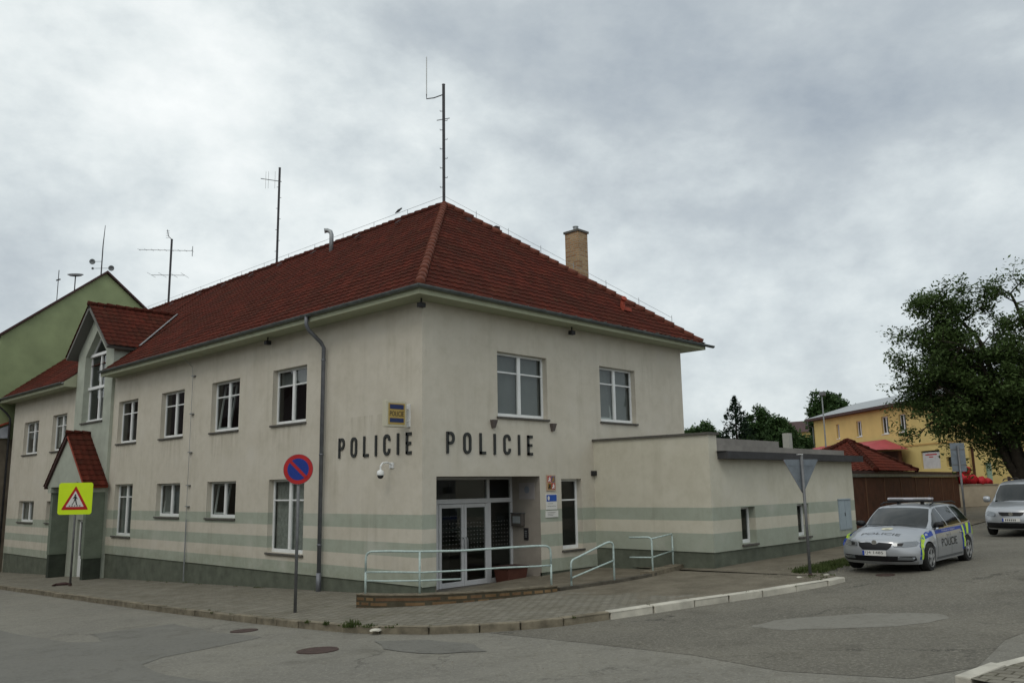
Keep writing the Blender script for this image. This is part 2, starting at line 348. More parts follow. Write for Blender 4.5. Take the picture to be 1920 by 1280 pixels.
def sidewalkmat():
    m, t, l, b, P = start('paving')
    s = N(t, 'ShaderNodeSeparateXYZ'); l(P, s.inputs[0]); cb = N(t, 'ShaderNodeCombineXYZ'); l(s.outputs[1], cb.inputs[0]); l(s.outputs[0], cb.inputs[1])
    br = N(t, 'ShaderNodeTexBrick'); l(cb.outputs[0], br.inputs['Vector']); br.inputs['Scale'].default_value = 1
    br.inputs['Brick Width'].default_value = .22; br.inputs['Row Height'].default_value = .17; br.inputs['Mortar Size'].default_value = .013; br.inputs['Mortar Smooth'].default_value = .4
    br.inputs['Color1'].default_value = (.235, .222, .185, 1); br.inputs['Color2'].default_value = (.185, .176, .146, 1); br.inputs['Mortar'].default_value = (.10, .092, .07, 1)
    pav = rgb(t, l, br.outputs[0], (.6, .57, .5), mth(t, l, 'MULTIPLY', ns(t, l, P, 1.3, 6, .7, .35, .65), .6), 'MULTIPLY')
    old = rgb(t, l, (.175, .155, .118), (.105, .092, .068), ns(t, l, P, 1.5, 7, .7, .35, .65))
    old = rgb(t, l, old, (.24, .22, .175), mth(t, l, 'MULTIPLY', ns(t, l, P, 22, 3, .7, .5, .7), .35))
    mk = N(t, 'ShaderNodeMapRange'); mk.inputs[1].default_value = -.3; mk.inputs[2].default_value = .3
    l(mth(t, l, 'ADD', mth(t, l, 'SUBTRACT', s.outputs[0], 1.6), mth(t, l, 'MULTIPLY', mth(t, l, 'SUBTRACT', ns(t, l, P, 1.6, 5, .6, .2, .8), .5), 2.5)), mk.inputs[0])
    c = rgb(t, l, pav, old, mk.outputs[0])
    gr = mth(t, l, 'MULTIPLY', ns(t, l, P, 2.3, 6, .75, .58, .72), .55)
    c = rgb(t, l, c, (.055, .062, .026), gr)
    l(c, b.inputs['Base Color']); b.inputs['Roughness'].default_value = .92; b.inputs['Specular IOR Level'].default_value = .2
    h = mth(t, l, 'SUBTRACT', ns(t, l, P, 30, 4, .7, 0, 1), mth(t, l, 'MULTIPLY', br.outputs['Fac'], mth(t, l, 'SUBTRACT', 1, mk.outputs[0])))
    bumpn(t, l, b, h, .7, .012); return m
mPAVE = sidewalkmat()
# ------------------------------------------------------------------ terrain
def smooth(t): t = max(0, min(1, t)); return t*t*(3-2*t)
def g(x, y):
    y = max(-45, min(75, y)); return -.12 - .037*y + .13*(math.tanh((x-3.5)/4) + .704) + .02*max(0, min(x, 70)-12)
def rz_(x, y): return g(x, y) - .12*(1 - .75*smooth((x-4)/3))
def struct(o): o['kind'] = 'structure'; return o
gx = [-500,-200,-90,-60,-40] + frange(-30, 40, 1.0) + [50,60,75,100,160,300,700]
gy = [-500,-200,-90,-60,-45] + frange(-30, 45, 1.0) + [55,75,100,160,300,700]
struct(MB().grid(lambda x, y: (x, y, rz_(x, y)), gx, gy).build('road', mROAD, smooth=True))
def drape(name, poly, m, dz, sub=1.0):
    """flat patch following the road surface"""
    me = bpy.data.meshes.new(name); bm = bmesh.new()
    x0, x1 = min(p[0] for p in poly), max(p[0] for p in poly); y0, y1 = min(p[1] for p in poly), max(p[1] for p in poly)
    f = bm.faces.new([bm.verts.new((p[0], p[1], 0)) for p in poly])
    for ax, a, b_ in ((0, x0, x1), (1, y0, y1)):
        v = math.floor(a) + sub
        while v < b_:
            co = [0,0,0]; no = [0,0,0]; co[ax] = v; no[ax] = 1
            bmesh.ops.bisect_plane(bm, geom=bm.verts[:]+bm.edges[:]+bm.faces[:], plane_co=co, plane_no=no); v += sub
    bmesh.ops.triangulate(bm, faces=bm.faces[:])
    for v in bm.verts: v.co.z = rz_(v.co.x, v.co.y) + dz
    bmesh.ops.recalc_face_normals(bm, faces=bm.faces[:]); bm.to_mesh(me); bm.free(); me.materials.append(m)
    o = bpy.data.objects.new(name, me); COL.objects.link(o); return struct(o)
def wob(poly, amp=.06, step=.35):
    out = []
    for i in range(len(poly)):
        a = Vector(poly[i]); b_ = Vector(poly[(i+1) % len(poly)]); n = max(1, int((b_-a).length/step))
        for k in range(n):
            p = a.lerp(b_, k/n); out.append((p.x + random.uniform(-amp, amp), p.y + random.uniform(-amp, amp)))
    return out
KERB = [(-3.2,60),(-3.2,34),(-3.22,20.1),(-3.52,13.6),(-3.8,7.5),(-3.9,5.1),(-3.94,2.4),(-3.96,.5),(-3.93,-1.0),(-3.86,-2.4),(-3.68,-3.2),(-3.3,-4.1),(-2.75,-4.8),(-2.2,-5.25),(-1.52,-5.65),(-.57,-5.95),(1.37,-6.5),(2.97,-7.1),(4.75,-7.68),(5.35,-7.8)]
# coarse old asphalt of the side street
drape('side_street', [(-2.7,-4.95),(-2.75,-7.15),(-2.88,-9.12),(-3.3,-10.6),(-3.0,-12.0),(-2.0,-12.4),(0,-12.2),(8,-13.2),(20,-13.5),(40,-13),(60,-10),(60,-3),(24,-4.6),(9,-6.2),(6.2,-6.6),(5.4,-7.85),(4.75,-7.74),(2.97,-7.16),(1.37,-6.56),(-.57,-6.02),(-1.52,-5.72),(-2.2,-5.32)], mROADC, .004)
drape('asphalt_repair', wob([(-7.31,5.6),(-7.2,1.64),(-6.75,1.0),(-6.46,2.45),(-4.84,2.35),(-5.04,.2),(-4.96,-1.43),(-5.68,-1.69),(-7.0,-2.0),(-7.5,-2.34),(-7.64,-3.63),(-7.49,-4.92),(-10.5,-3.5),(-10.5,5)], .04), mROADD, .005)
drape('asphalt_repair', wob([(-4.3,-3.9),(-3.75,-4.6),(-3.6,-5.6),(-4.1,-6.3),(-4.6,-5.8),(-4.7,-4.7)], .06, .3), mROADD, .008)
el = [(.75 + .9*math.cos(a)*1.25 - .35*math.sin(a), -9.8 + 1.1*math.sin(a) - .55*math.cos(a)) for a in [k*math.pi/14 for k in range(28)]]
drape('asphalt_repair', wob(el, .07, .4), mROADL, .008)
# sidewalk: loft from the kerb line to points under the building
INNER = [(.4,60),(.4,34),(.4,20.1),(.4,13.6),(.4,7.5),(.4,5.1),(.4,2.4),(.4,1.6),(.4,1.2),(.4,1.0),(.4,.8),(.5,.6),(.7,.5),(.9,.4),(1.1,.3),(1.6,.3),(2.6,.3),(3.8,.3),(5.2,.3),(6.5,.3)]
OUT2 = [(6.2,-6.75),(9,-6.4),(16,-5.9),(24,-4.9),(60,-3)]; IN2 = [(6.9,-3.6),(9,-3.6),(16,-3.6),(24,0),(60,3)]
def loft(o_, i_, zf, nv=10, ns_=1.0):
    us = []; 
    for k in range(len(o_)-1):
        a, b_, c, d = Vector(o_[k]), Vector(o_[k+1]), Vector(i_[k]), Vector(i_[k+1]); n = max(1, int((b_-a).length/ns_))
        us += [(a.lerp(b_, j/n), c.lerp(d, j/n)) for j in range(n)]
    us.append((Vector(o_[-1]), Vector(i_[-1])))
    def fn(u, v):
        p = us[u][0].lerp(us[u][1], v/nv); return (p.x, p.y, zf(p.x, p.y))
    return fn, list(range(len(us))), list(range(nv+1))
b = MB(); fn, us, vs = loft(KERB, INNER, g); b.grid(fn, us, vs)
fn, us, vs = loft([KERB[-1]] + OUT2, [(6.9, .2)] + IN2, lambda x, y: g(x, y) + (.006 if x > 6.5 else .002)); b.grid(fn, us, vs)
struct(b.build('sidewalk', mPAVE, smooth=True))
def kerb(name, pts, w, m, top, stone=1.0, seedv=1, zf=g, inward=1):
    rnd = random.Random(seedv); b = MB(); P = [Vector(p) for p in pts]; segs = []
    for a, c in zip(P[:-1], P[1:]):
        n = max(1, round((c-a).length/stone))
        for k in range(n): segs.append((a.lerp(c, k/n), a.lerp(c, (k+1)/n)))
    for a, c in segs:
        d = (c-a).normalized(); nrm = Vector((-d.y, d.x))*inward; gp = .008 + rnd.random()*.01; jz = rnd.uniform(-.008, .012); jn = rnd.uniform(-.012, .012)
        a2, c2 = a + d*gp + nrm*jn, c - d*gp + nrm*jn
        za, zc = zf(a.x, a.y) + top + jz, zf(c.x, c.y) + top + jz + rnd.uniform(-.006, .006)
        q = [a2, c2, c2 + nrm*w, a2 + nrm*w]; zt = [za, zc, zc, za]
        b.add([(p.x, p.y, z-.35) for p, z in zip(q, zt)] + [(p.x, p.y, z) for p, z in zip(q, zt)],
              [(0,3,2,1),(4,5,6,7),(0,1,5,4),(1,2,6,5),(2,3,7,6),(3,0,4,7)])
    return struct(b.build(name, m, bevel=.018))
kerb('kerb', KERB[:16], .16, mOLDKERB, .012, .95, 3)
kerb('pale_kerb', KERB[15:], .21, mWHITEKERB, .010, 1.05, 5)
kerb('opposite_kerb', [(-3.3,-12.55),(-2.38,-12.66),(-1.6,-12.86),(3,-14.0),(12,-15.5)], .17, mWHITEKERB, .13, 1.0, 8, zf=rz_, inward=-1)
b = MB(); fn, us, vs = loft([(-3.3,-12.7),(-2.38,-12.85),(-1.6,-13.05),(3,-14.2),(12,-15.7)], [(-7,-20),(-3,-21),(-1,-22),(3,-23),(12,-24)], lambda x, y: rz_(x, y)+.125, 5); b.grid(fn, us, vs)
struct(b.build('opposite_sidewalk', mPAVE, smooth=True))
# ------------------------------------------------------------------ police station
def FA(p): return (p[1], p[0], p[2])              # (s, d, z) on the street facade x = 0
def FB(p): return (p[0], p[1], p[2])              # on the entrance facade y = 0
def FX(p): return (6.6 + p[1], p[0], p[2])        # annex, wall along y
def FY(p): return (p[0], -3.88 + p[1], p[2])      # annex, wall along x
def FT(p): return (-.12 + p[1], p[0], p[2])       # stair tower front
def wall_panel(b, F, s0, s1, z0, z1, ops, rev=.22, revs=True):
    b.T = F; ss = sorted({s0, s1} | {v for o in ops for v in o[:2]}); zs = sorted({z0, z1} | {v for o in ops for v in o[2:4]})
    for i in range(len(ss)-1):
        for j in range(len(zs)-1):
            sm, zm = (ss[i]+ss[i+1])/2, (zs[j]+zs[j+1])/2
            if any(o[0] < sm < o[1] and o[2] < zm < o[3] for o in ops): continue
            b.quad((ss[i],0,zs[j]), (ss[i+1],0,zs[j]), (ss[i+1],0,zs[j+1]), (ss[i],0,zs[j+1]))
    for a, c, d, e in [o[:4] for o in ops if len(o) == 4]:
        for q in (((a,0,d),(a,0,e),(a,rev,e),(a,rev,d)), ((c,0,d),(c,0,e),(c,rev,e),(c,rev,d)), ((a,0,e),(c,0,e),(c,rev,e),(a,rev,e)), ((a,0,d),(c,0,d),(c,rev,d),(a,rev,d))): b.quad(*q)
    b.T = lambda p: p
def window(root, F, a, c, z0, z1, bar=True, blind=0, split=.5, tilt=False, depth=.16, name='window', bmat=None, fm=None, single=False, cross=None):
    fm = fm or mWHITE; b = MB(); b.T = F; w = .065; d0, d1 = depth, depth+.06
    b.box(a, a+w, d0, d1, z0, z1); b.box(c-w, c, d0, d1, z0, z1); b.box(a+w, c-w, d0, d1, z1-w, z1); b.box(a+w, c-w, d0, d1, z0, z0+.10)
    m_ = a + (c-a)*split; lights = []
    if not single: b.box(m_-.06, m_+.06, d0-.012, d1, z0+.10, z1-w); spans = [(a+w, m_-.06), (m_+.06, c-w)]
    else: spans = [(a+w, c-w)]
    zc = z0 + (z1-z0)*.70 if cross is None else cross
    for p, q in spans:
        if bar: b.box(p, q, d0+.012, d1-.012, zc-.022, zc+.022)
        if bar: lights += [(p, q, z0+.10, zc-.022), (p, q, zc+.022, z1-w)]
        else: lights += [(p, q, z0+.10, z1-w)]
    win = b.build(name, fm, root, bevel=.006, seg=1)
    pb = MB(); pb.T = F
    for p, q, u, v in lights: pb.quad((p, d0+.035, u), (q, d0+.035, u), (q, d0+.035, v), (p, d0+.035, v))
    pb.build('pane', mGLASS, win)
    sb = MB(); sb.T = F; sb.box(a-.04, c+.04, -.06, d0-.003, z0-.06, z0-.004); sb.build('sill', mSILL, win, bevel=.006, seg=1)
    if blind:
        bb = MB(); bb.T = F; zt = z1-.03; zb = zt-(z1-z0-.06)*blind
        n = max(2, int((zt-zb)/.028))
        for k in range(n): zz = zb + (zt-zb)*k/n; bb.quad((a+.02, d0+.13, zz), (c-.02, d0+.13, zz), (c-.02, d0+.14, zz+.026), (a+.02, d0+.14, zz+.026))
        bb.build('blind', bmat or mBLIND, win)
    if tilt:                                                  # one leaf tipped inwards
        tb = MB(); p, q = spans[tilt-1]
        def TT(P, F=F): return F((P[0], P[1] + (P[2]-z0)*.13, P[2]))
        tb.T = TT; u, v = z0+.11, z1-w-.01
        for bx in ((p, p+.05, u, v), (q-.05, q, u, v), (p+.05, q-.05, u, u+.05), (p+.05, q-.05, v-.05, v)): tb.box(bx[0], bx[1], d0+.065, d0+.11, bx[2], bx[3])
        if bar: tb.box(p+.05, q-.05, d0+.075, d0+.10, zc-.015, zc+.015)
        tb.build('tilted_leaf', fm, win)
    return win
PS = empty('police_station', (0,0,0), 'cream two storey corner building with green stripes, POLICIE lettering and a red tiled hip roof', 'building')
up = [(5.10,6.95),(8.95,10.80),(12.82,14.65),(16.70,18.52)]
opA = [(a, c, 4.30, 5.94) for a, c in up] + [(5.10,7.00,.62,2.70),(8.95,10.85,1.56,2.70),(12.80,14.66,1.56,2.70),(16.74,18.40,.80,2.73)]
b = MB(); wall_panel(b, FA, 0, 19.05, .10, 7.0, opA)
opL = [(24.2,26.0,4.31,5.93),(27.85,29.95,4.30,5.85),(24.3,26.0,1.17,2.10),(27.7,29.85,1.15,2.11)]
wall_panel(b, FA, 22.95, 31.65, -.37, 7.0, opL)
opB = [(2.60,4.60,4.22,5.96),(7.02,8.85,4.28,5.97),(5.10,6.00,.62,2.57),(.45,4.20,-.4,2.65)]
wall_panel(b, FB, 0, 11.6, .08, 7.0, opB[:3] + [(.45,4.20,.08,2.65,0)], revs=True)
b.quad((11.6,0,-1),(11.6,31.65,-1),(11.6,31.65,7),(11.6,0,7)); b.quad((0,31.65,-2),(11.6,31.65,-2),(11.6,31.65,7),(0,31.65,7))
# lip where the render overhangs the plinth
b.quad((0,0,.10),(.035,0,.10),(.035,19.05,.10),(0,19.05,.10)); b.quad((0,22.95,-.37),(.035,22.95,-.37),(.035,31.65,-.37),(0,31.65,-.37)); b.quad((0,0,.08),(.45,0,.08),(.45,.035,.08),(0,.035,.08)); b.quad((4.2,0,.08),(11.6,0,.08),(11.6,.035,.08),(4.2,.035,.08))
b.build('wall', mWALL, PS)
b = MB(); b.quad((.03,.03,-2),(.03,19.05,-2),(.03,19.05,.11),(.03,.03,.11)); b.quad((.03,22.95,-2.5),(.03,31.65,-2.5),(.03,31.65,-.36),(.03,22.95,-.36))
b.quad((.03,.03,-1),(.45,.03,-1),(.45,.03,.09),(.03,.03,.09)); b.quad((4.2,.03,-1),(11.6,.03,-1),(11.6,.03,.09),(4.2,.03,.09)); b.build('plinth', mPLINTH, PS)
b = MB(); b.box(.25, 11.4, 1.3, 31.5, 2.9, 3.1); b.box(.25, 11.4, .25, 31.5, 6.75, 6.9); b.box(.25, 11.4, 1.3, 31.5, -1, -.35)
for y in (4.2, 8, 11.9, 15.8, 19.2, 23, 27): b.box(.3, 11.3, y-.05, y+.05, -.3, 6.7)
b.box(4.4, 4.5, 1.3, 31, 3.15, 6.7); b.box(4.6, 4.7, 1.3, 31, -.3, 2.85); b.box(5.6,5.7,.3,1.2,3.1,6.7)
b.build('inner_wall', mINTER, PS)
bl = [.30, 0, 0, 0]; tl = [0, 2, 0, 0]
for k, (a, c) in enumerate(up): window(PS, FA, a, c, 4.30, 5.94, blind=bl[k], tilt=tl[k], bmat=mBLIND)
window(PS, FA, 5.10, 7.00, .62, 2.70, blind=.98, bmat=mCURT, cross=2.1); window(PS, FA, 16.74, 18.40, .80, 2.73, blind=.98, cross=2.25)
window(PS, FA, 8.95, 10.85, 1.56, 2.70, bar=False, tilt=2); window(PS, FA, 12.80, 14.66, 1.56, 2.70, bar=False, tilt=2, blind=.9)
for k, (a, c, z0, z1) in enumerate(opL): window(PS, FA, a, c, z0, z1, bar=k < 2, blind=(.9, .5, 0, .9)[k], bmat=(mCURT, mBLIND, None, mBLIND)[k])
window(PS, FB, 2.60, 4.60, 4.22, 5.96, blind=.97); window(PS, FB, 7.02, 8.85, 4.28, 5.97, blind=.97, tilt=1)
window(PS, FB, 5.10, 6.00, .62, 2.57, single=True, cross=1.98, blind=0, depth=.18)
# a wide rail instead of a thin bar in the tall narrow window
# --- entrance recess
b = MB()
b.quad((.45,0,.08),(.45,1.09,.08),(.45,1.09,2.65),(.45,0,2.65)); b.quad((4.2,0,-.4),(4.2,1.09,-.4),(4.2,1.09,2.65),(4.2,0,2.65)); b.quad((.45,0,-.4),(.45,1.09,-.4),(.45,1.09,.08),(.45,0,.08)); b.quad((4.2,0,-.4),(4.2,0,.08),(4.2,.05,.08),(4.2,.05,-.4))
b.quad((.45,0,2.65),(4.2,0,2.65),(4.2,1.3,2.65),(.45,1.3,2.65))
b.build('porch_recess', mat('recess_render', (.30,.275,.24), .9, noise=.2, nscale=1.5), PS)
b = MB(); b.box(.45, 4.2, -.05, 1.3, -.6, -.17); b.build('entrance_step', mat('worn_concrete', (.17,.155,.13), .9, noise=.4, nscale=4), PS)
b = MB(); fy0, fy1 = 1.05, 1.13
def fr(x0, x1, z0, z1, e=0): b.box(x0, x1, fy0-e, fy1, z0, z1)
fr(.45,4.2,2.58,2.65); fr(.45,4.2,1.96,2.08); fr(.45,.55,-.17,1.96); fr(4.12,4.2,-.17,1.96); fr(.45,.55,2.08,2.58); fr(4.12,4.2,2.08,2.58)
fr(1.36,1.44,-.17,1.96,.004); fr(3.2,3.34,-.17,1.96,.004); fr(3.2,3.30,2.08,2.58); fr(.55,1.36,-.17,-.05); fr(3.34,4.12,-.17,-.05)
ef = b.build('entrance_frame', mGREYFRAME, PS, bevel=.006, seg=1)
b = MB()
for x0, x1, z0, z1 in ((.55,1.36,-.05,1.96),(3.34,4.12,-.05,1.96),(.55,3.2,2.08,2.58),(3.3,4.12,2.08,2.58)): b.quad((x0,1.09,z0),(x1,1.09,z0),(x1,1.09,z1),(x0,1.09,z1))
b.build('pane', mGLASS, ef)
for x0, x1, hx in ((1.44,2.32,2.26),(2.32,3.2,2.38)):
    b = MB(); w = .095
    b.box(x0+.004, x0+w, 1.03, 1.09, -.16, 1.95); b.box(x1-w, x1-.004, 1.03, 1.09, -.16, 1.95); b.box(x0+w, x1-w, 1.03, 1.09, -.16, -.03); b.box(x0+w, x1-w, 1.03, 1.09, 1.85, 1.95)
    dr = b.build('door', mGREYFRAME, PS, bevel=.006, seg=1)
    b = MB(); b.quad((x0+w,1.06,-.03),(x1-w,1.06,-.03),(x1-w,1.06,1.85),(x0+w,1.06,1.85)); b.build('pane', mGLASS, dr)
    b = MB(); b.tube([(hx,1.03,.72),(hx,.97,.74),(hx,.96,.80),(hx,.96,1.0),(hx,.97,1.06),(hx,1.03,1.08)], .014); b.build('handle', mGALV, dr, smooth=True)
    b = MB()
    for i in range(6):
        for j in range(7): cx_ = x0+w+.06+i*(x1-x0-2*w-.12)/5; z_ = .82+j*.105; b.box(cx_-.010, cx_+.010, 1.052, 1.056, z_-.010, z_+.010)
    tag(b.build('dot_sticker', mat('dot_grey', (.22,.22,.21), .7), dr), kind='stuff')
b = MB()
for i in range(6):
    for j in range(7): cx_ = 3.45+i*.11; z_ = .82+j*.105; b.box(cx_-.010, cx_+.010, 1.08, 1.084, z_-.010, z_+.010)
tag(b.build('dot_sticker', MATS['dot_grey'], ef), kind='stuff')
# --- letters
def arc(cx_, cz_, rx, rz, a0, a1, n=12): return [(cx_ + rx*math.cos(R(a0+(a1-a0)*i/n)), cz_ + rz*math.sin(R(a0+(a1-a0)*i/n))) for i in range(n+1)]
def letter_strokes(ch, w, h):
    if ch == 'I': return [[(w/2,0),(w/2,h)]]
    if ch == 'L': return [[(0,h),(0,0)],[(0,.0),(w,0)]]
    if ch == 'E': return [[(0,0),(0,h)],[(0,0),(w,0)],[(0,h),(w,h)],[(0,h*.5),(w*.85,h*.5)]]
    if ch == 'P': return [[(0,0),(0,h)],[(0,h)] + arc(w*.55, h*.74, w*.45, h*.26, 90, -90) + [(0,h*.48)]]
    if ch == 'O': r = w/2; return [arc(r, h-r, r, r, 0, 180) + arc(r, r, r, r, 180, 360) + [(w, h-r)]]
    if ch == 'C': r = w/2; return [[(w, h-r*1.3)] + arc(r, h-r, r, r, 0, 180) + arc(r, r, r, r, 180, 360) + [(w, r*1.3)]]
def stroke(b, pts, wd, F, d0, d1):
    b.T = F; n = len(pts); L_, R_ = [], []
    for i, p in enumerate(pts):
        p = Vector(p); d = (Vector(pts[min(i+1, n-1)]) - Vector(pts[max(i-1, 0)])).normalized(); nr = Vector((-d.y, d.x))*wd/2
        e = d*wd/2*(0 if 0 < i < n-1 else (1 if i else -1))*(1 if n == 2 else 0)
        L_.append(p+nr+e); R_.append(p-nr+e)
    for i in range(n-1):
        q = [L_[i], L_[i+1], R_[i+1], R_[i]]
        b.add([(p.x, d0, p.y) for p in q] + [(p.x, d1, p.y) for p in q], [(0,3,2,1),(4,5,6,7),(0,1,5,4),(1,2,6,5),(2,3,7,6),(3,0,4,7)])
def wordmark(F, s0, s1, z0, z1, mirror, par, name='lettering'):
    wl = .27; th = .072; h = z1-z0-th; xs = [i for i in range(7)]; b = MB()
    wd = {'P':.27,'O':.27,'L':.22,'I':.06,'C':.27,'E':.21}; tot = sum(wd[c] for c in 'POLICIE'); gap = ((s1-s0)-tot)/6; x = s0
    for c in 'POLICIE':
        b = MB()
        for st in letter_strokes(c, wd[c]-th if c != 'I' else 0, h):
            pts = [(x + th/2*(c != 'I') + (.03 if c == 'I' else 0) + p[0], z0 + th/2 + p[1]) for p in st]
            if mirror: pts = [(s0+s1-p[0], p[1]) for p in pts]
            stroke(b, pts, th, F, -.035, -.003)
        x += wd[c] + gap
        b.build('letter', mLETTER, par)
wordmark(FA, .38, 3.44, 3.20, 3.73, True, PS); wordmark(FB, .77, 3.92, 3.21, 3.75, False, PS)
# --- tower (stair gable) front
b = MB(); b.T = FT; zb = -2.2; s0, s1, w0, w1, zs_, ze, zp = 19.05, 22.95, 19.85, 22.12, 5.33, 8.15, 9.15; ev, pk = 8.38, 10.08; D0, D1, Dz = 20.5, 21.75, 1.35
ct = (w0+w1)/2
for q in ([(s0,zb),(D0,zb),(D0,zs_),(s0,zs_)], [(D1,zb),(s1,zb),(s1,zs_),(D1,zs_)], [(D0,Dz),(D1,Dz),(D1,zs_),(D0,zs_)],
          [(s0,zs_),(w0,zs_),(w0,ze),(s0,ev)], [(s0,ev),(w0,ze),(ct,zp),(21,pk)], [(s1,zs_),(w1,zs_),(w1,ze),(s1,ev)], [(s1,ev),(w1,ze),(ct,zp),(21,pk)]):
    b.quad(*[(s, 0, z) for s, z in q])
pent = [(w0,zs_),(w1,zs_),(w1,ze),(ct,zp),(w0,ze)]
for i in range(5): p, q = pent[i], pent[(i+1) % 5]; b.quad((p[0],0,p[1]),(q[0],0,q[1]),(q[0],.34,q[1]),(p[0],.34,p[1]))
for p, q in (((D0,zb),(D0,Dz)),((D0,Dz),(D1,Dz)),((D1,Dz),(D1,zb))): b.quad((p[0],0,p[1]),(q[0],0,q[1]),(q[0],.4,q[1]),(p[0],.4,p[1]))
for s in (s0, s1): b.quad((s,0,zb),(s,2.9,zb+3),(s,2.9,ev),(s,0,ev))
b.build('stair_gable_wall', mTOWER, PS)
b = MB(); b.T = FT
stroke_pts = [(w0+.03,zs_+.05),(w1-.03,zs_+.05),(w1-.03,ze),(ct,zp-.05),(w0+.03,ze),(w0+.03,zs_+.05)]
for p, q in zip(stroke_pts[:-1], stroke_pts[1:]): b.bar((p[0],.28,p[1]), (q[0],.28,q[1]), .06, .07)
b.box(w0, w1, .18, .31, ze-.02, ze+.10); b.box(w0, w1, .18, .31, 6.72, 6.84); b.box(ct-.06, ct+.06, .24, .31, zs_, ze); b.box(w0, w1, .2, .31, zs_, zs_+.12)
tw = b.build('window', mWHITE, PS); tag(tw, 'tall pointed window')
b = MB(); b.T = FT; b.quad(*[(p[0], .295, p[1]) for p in pent]); b.build('pane', mGLASS, tw)
b = MB(); b.T = FT; b.box(w0-.05, w1+.05, -.06, .17, zs_-.06, zs_-.004); b.build('sill', mSILL, tw)
b = MB(); b.T = FT; b.box(w0+.1, w1-.1, .75, .77, zs_, 6.7); b.build('blind', mCURT, tw)
b = MB(); b.T = FT
for bx in ((D0,D0+.09,zb,Dz),(D1-.09,D1,zb,Dz),(D0+.09,D1-.09,Dz-.09,Dz),(D0+.09,D1-.09,zb,-.1)): b.box(bx[0],bx[1],.10,.17,bx[2],bx[3])
sdr = b.build('side_door', mWHITE, PS, bevel=.006, seg=1); b = MB(); b.T = FT; b.quad((D0,.14,-.1),(D1,.14,-.1),(D1,.14,Dz),(D0,.14,Dz)); b.build('pane', mCARGLASS, sdr)
# --- tiled roofs
TW, TH = .26, .30
def tiles(b, O, U, V, ulen, vlen, nrm, v0=0, u0=0, step=.021, amp=.012):
    O, U, V, nrm = Vector(O), Vector(U).normalized(), Vector(V).normalized(), Vector(nrm).normalized()
    us = [u0 + i*TW/4 for i in range(int((ulen-u0)/(TW/4))+1)]; rows = int(math.ceil((vlen-v0)/TH))
    def fn(u, vv):
        r, top = vv; v = v0 + (r + (1 if top else 0))*TH; v = min(v, vlen)
        h = amp*math.cos(2*math.pi*u/TW) + (0 if top else step) + .006*math.sin(r*12.9+math.floor(u/TW)*7.3)
        return tuple(O + U*u + V*v + nrm*h)
    vs = [(r, t) for r in range(rows) for t in (0, 1)]
    return b.grid(fn, us, vs, lambda u, vv: (u/TW, vv[0] + (.02 if not vv[1] else .98)))
def hipclip(c1, c2, keep):        # vertical plane through two plan points; keep the side of point 'keep'
    d = Vector((c2[0]-c1[0], c2[1]-c1[1], 0)); n = Vector((-d.y, d.x, 0)).normalized()
    if n.dot(Vector((keep[0]-c1[0], keep[1]-c1[1], 0))) > 0: n = -n
    return (Vector((c1[0], c1[1], 0)), n)
E0, E1, YE, RX, RY, EZ, RZ = -.62, 12.25, 32.3, 5.8, 5.7, 7.15, 12.27
vA = Vector((RX-E0, 0, RZ-EZ)); nA = Vector((-(RZ-EZ), 0, RX-E0)); lA = vA.length
hA = hipclip((E0, E0), (RX, RY), (0, 20)); hB1 = hipclip((E0, E0), (RX, RY), (6, 0)); hB2 = hipclip((E1, E0), (RX, RY), (6, 0)); hC = hipclip((E1, E0), (RX, RY), (12, 20))
roof = MB(); tiles(roof, (E0, E0, EZ), (0,1,0), vA, 19.57, lA, nA); roof = roof.build('roof', mTILE, PS, clip=[hA], smooth=False)
b = MB(); tiles(b, (E0, 18.95, EZ), (0,1,0), vA, 4.1, lA, nA, v0=.95); b.build('roof_slope', mTILE, PS)
b = MB(); tiles(b, (E0, 23.05, EZ), (0,1,0), vA, YE-23.05, lA, nA); b.build('roof_slope', mTILE, PS)
vB = Vector((0, RY-E0, RZ-EZ)); nB = Vector((0, -(RZ-EZ), RY-E0))
b = MB(); tiles(b, (E0, E0, EZ), (1,0,0), vB, E1-E0, vB.length, nB); b.build('roof_slope', mTILE, PS, clip=[hB1, hB2])
vC = Vector((RX-E1, 0, RZ-EZ)); nC = Vector((RZ-EZ, 0, E1-RX))
b = MB(); tiles(b, (E1, E0, EZ), (0,1,0), vC, YE-E0, vC.length, nC); b.build('roof_slope', mTILE, PS, clip=[hC])
# gable end of the main roof, hidden but solid
b = MB(); b.quad((E0,32.25,EZ-.1),(E1,32.25,EZ-.1),(RX,32.25,RZ-.05)); b.build('end_gable', mTOWER, PS)
def ridge(b, a, c, r=.125, ln=.38):
    a, c = Vector(a), Vector(c); n = int((c-a).length/ln); d = (c-a)/n
    for i in range(n):
        p = a + d*i; q = p + d*1.12; j = random.uniform(-.012, .012)
        b.tube([p + Vector((0,0,j)), q + Vector((0,0,j-.02))], [r*1.05, r*.84], 12)
b = MB(); ridge(b, (E0+.08, E0+.08, EZ+.06), (RX, RY, RZ+.02)); ridge(b, (E1-.08, E0+.08, EZ+.06), (RX, RY, RZ+.02)); b.build('hip_tiles', mRIDGE, roof, smooth=True)
b = MB(); ridge(b, (RX, YE, RZ+.01), (RX, RY, RZ+.01), .12); b.build('ridge_tiles', mTILE, roof, smooth=True)
for y in (7.5, 10, 13, 15.6, 18, 20.5, 23, 26, 28.4):
    p = Vector((RX-.62, y, RZ-.48)); b = MB().prism([p+Vector((-.1,-.09,.04)), p+Vector((-.1,.09,.04)), p+Vector((.08,.09,.17)), p+Vector((.08,-.09,.17))], (0,0,.05)); b.build('vent_tile', mDKBROWN, roof)
for x, z in ((5.9,0),(7.3,0)): MB().box(x, x+.2, 4.62, 4.8, 11.42, 11.56).build('vent_tile', mDKBROWN, roof)
